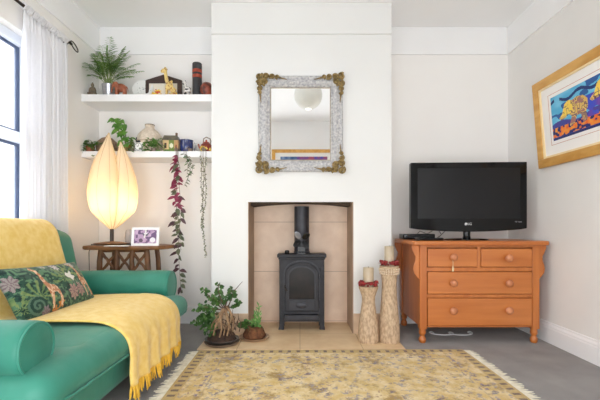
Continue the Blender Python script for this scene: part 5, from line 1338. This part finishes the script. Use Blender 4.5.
b = BM(); tube(b, [(0.030, 0, 0.070), (0.036, 0, 0.095), (0.030, 0, 0.112), (0.0, 0, 0.125), (-0.02, 0, 0.112), (-0.024, 0, 0.078)], 0.004, 8); obj('handle', b, pm('grey_brown_cane', (140, 124, 108)), tpt)
b = BM(); rnd = random.Random(8)
for i in range(22):
    a = rnd.uniform(-2.6, -0.5); z = rnd.uniform(0.014, 0.045); r = 0.044 if z > 0.02 else 0.042; ell(b, (r*math.cos(a), r*math.sin(a), z), (0.008, 0.004, 0.007), u=8, v=6)
obj('painted_flowers', b, pm('yellow_flower_glaze', (214, 178, 66), (240, 214, 110), 60, 0.4), tpt)

# trailing plants hanging from the lower shelf
def trail(name, label, x, Y, pathpx, leafmats, nleaf, ll, lw, seed, pot):
    t = thing(name, label, 'potted plant', (lx(x, Y), Y, SZ2)); rnd = random.Random(seed); O = Vector(t.location)
    b = BM(); lathe(b, [(0, 0), (0.014, 0), (0.018, 0.022), (0.015, 0.021), (0, 0.019)], seg=20); obj('pot', b, pot, t)
    fbs = [BM() for _ in leafmats]; sb = BM()
    for pth in pathpx:
        pts = [Vector((0, 0, 0.02)), Vector((0, -0.03, 0.032)), Vector((P(pth[0][0], 0, 2.83).x-O.x, 2.832-Y, 0.010))]+[P(px, py, 2.832)-O for px, py in pth]
        tube(sb, pts, [0.0022, 0.0012], 5)
        seg = pts[3:] if len(pts) > 4 else pts
        tot = sum((c-a).length for a, c in zip(seg, seg[1:])); nn = max(3, int(nleaf*tot))
        for k in range(nn):
            tt = (k+rnd.random())/nn*(len(seg)-1); i = min(int(tt), len(seg)-2); p = seg[i].lerp(seg[i+1], tt-i); a = rnd.uniform(0, 2*PI)
            d = Vector((math.cos(a), -abs(math.sin(a))*0.6+0.1, rnd.uniform(-0.7, 0.15)))
            leaf(fbs[rnd.randrange(len(fbs)) if len(fbs) < 3 else (0 if (py_ := H-(p+O).z) < 99 and rnd.random() < 0.0 else (0 if (p+O).z > 0.93 and rnd.random() < 0.75 else rnd.randrange(1, 3)))], p, d, ll*rnd.uniform(0.7, 1.2), lw*rnd.uniform(0.8, 1.2), up=(rnd.uniform(-.6, .6), -0.8, rnd.uniform(0, 1)), droop=0.5, n=4)
    for f_, m_ in zip(fbs, leafmats): obj('foliage', f_, m_, t)
    obj('stem', sb, pm('brown_vine_stem', (110, 92, 78)), t)
M_pur = pm('purple_red_leaf', (118, 34, 62), (164, 70, 100), 30, 0.45, transl=0.15)
M_grn2 = pm('grey_green_leaf', (84, 92, 70), (120, 126, 98), 30, 0.5, transl=0.1)
M_dkp = pm('dark_plum_leaf', (64, 40, 48), (92, 60, 66), 30, 0.5)
trail('hanging_vine', 'long purple and grey-green leafed vine trailing from the lower shelf to the sofa', 176.5, 2.872,
      [[(176, 156), (175, 170), (177, 185), (175, 200), (178, 215), (180, 230), (178, 245), (179, 262), (180, 278), (181, 292)],
       [(178, 156), (178, 175), (180, 195), (181, 215), (179, 232), (181, 250)], [(177, 156), (180, 168), (177, 183), (177, 205), (175, 220), (178, 240)]],
      [M_pur, M_dkp, M_grn2], 36, 0.062, 0.030, 41, M_sauc)
trail('air_plant', 'short arching grey-green strands hanging over the shelf edge beside the purple vine', 190, 2.87,
      [[(186, 154), (190, 160), (191, 168), (188, 178), (184, 186)], [(184, 154), (189, 158), (193, 166), (191, 176)], [(186, 155), (188, 164), (187, 174)]],
      [M_grn2, M_leafd], 70, 0.034, 0.009, 43, M_sauc)
trail('string_plant', 'thin string of tiny grey-green leaves hanging near the chimney breast', 204, 2.872,
      [[(203, 156), (204, 175), (203, 195), (203, 215), (203, 230), (205, 245), (206, 257)], [(206, 156), (205, 170), (206, 190), (205, 205), (202, 218), (202, 228)], [(201, 156), (202, 168), (201, 185), (203, 200), (201, 212)]],
      [M_grn2, pm('pale_speckled_leaf', (150, 150, 128), (176, 174, 152), 40, 0.5)], 130, 0.014, 0.010, 45, M_sauc)
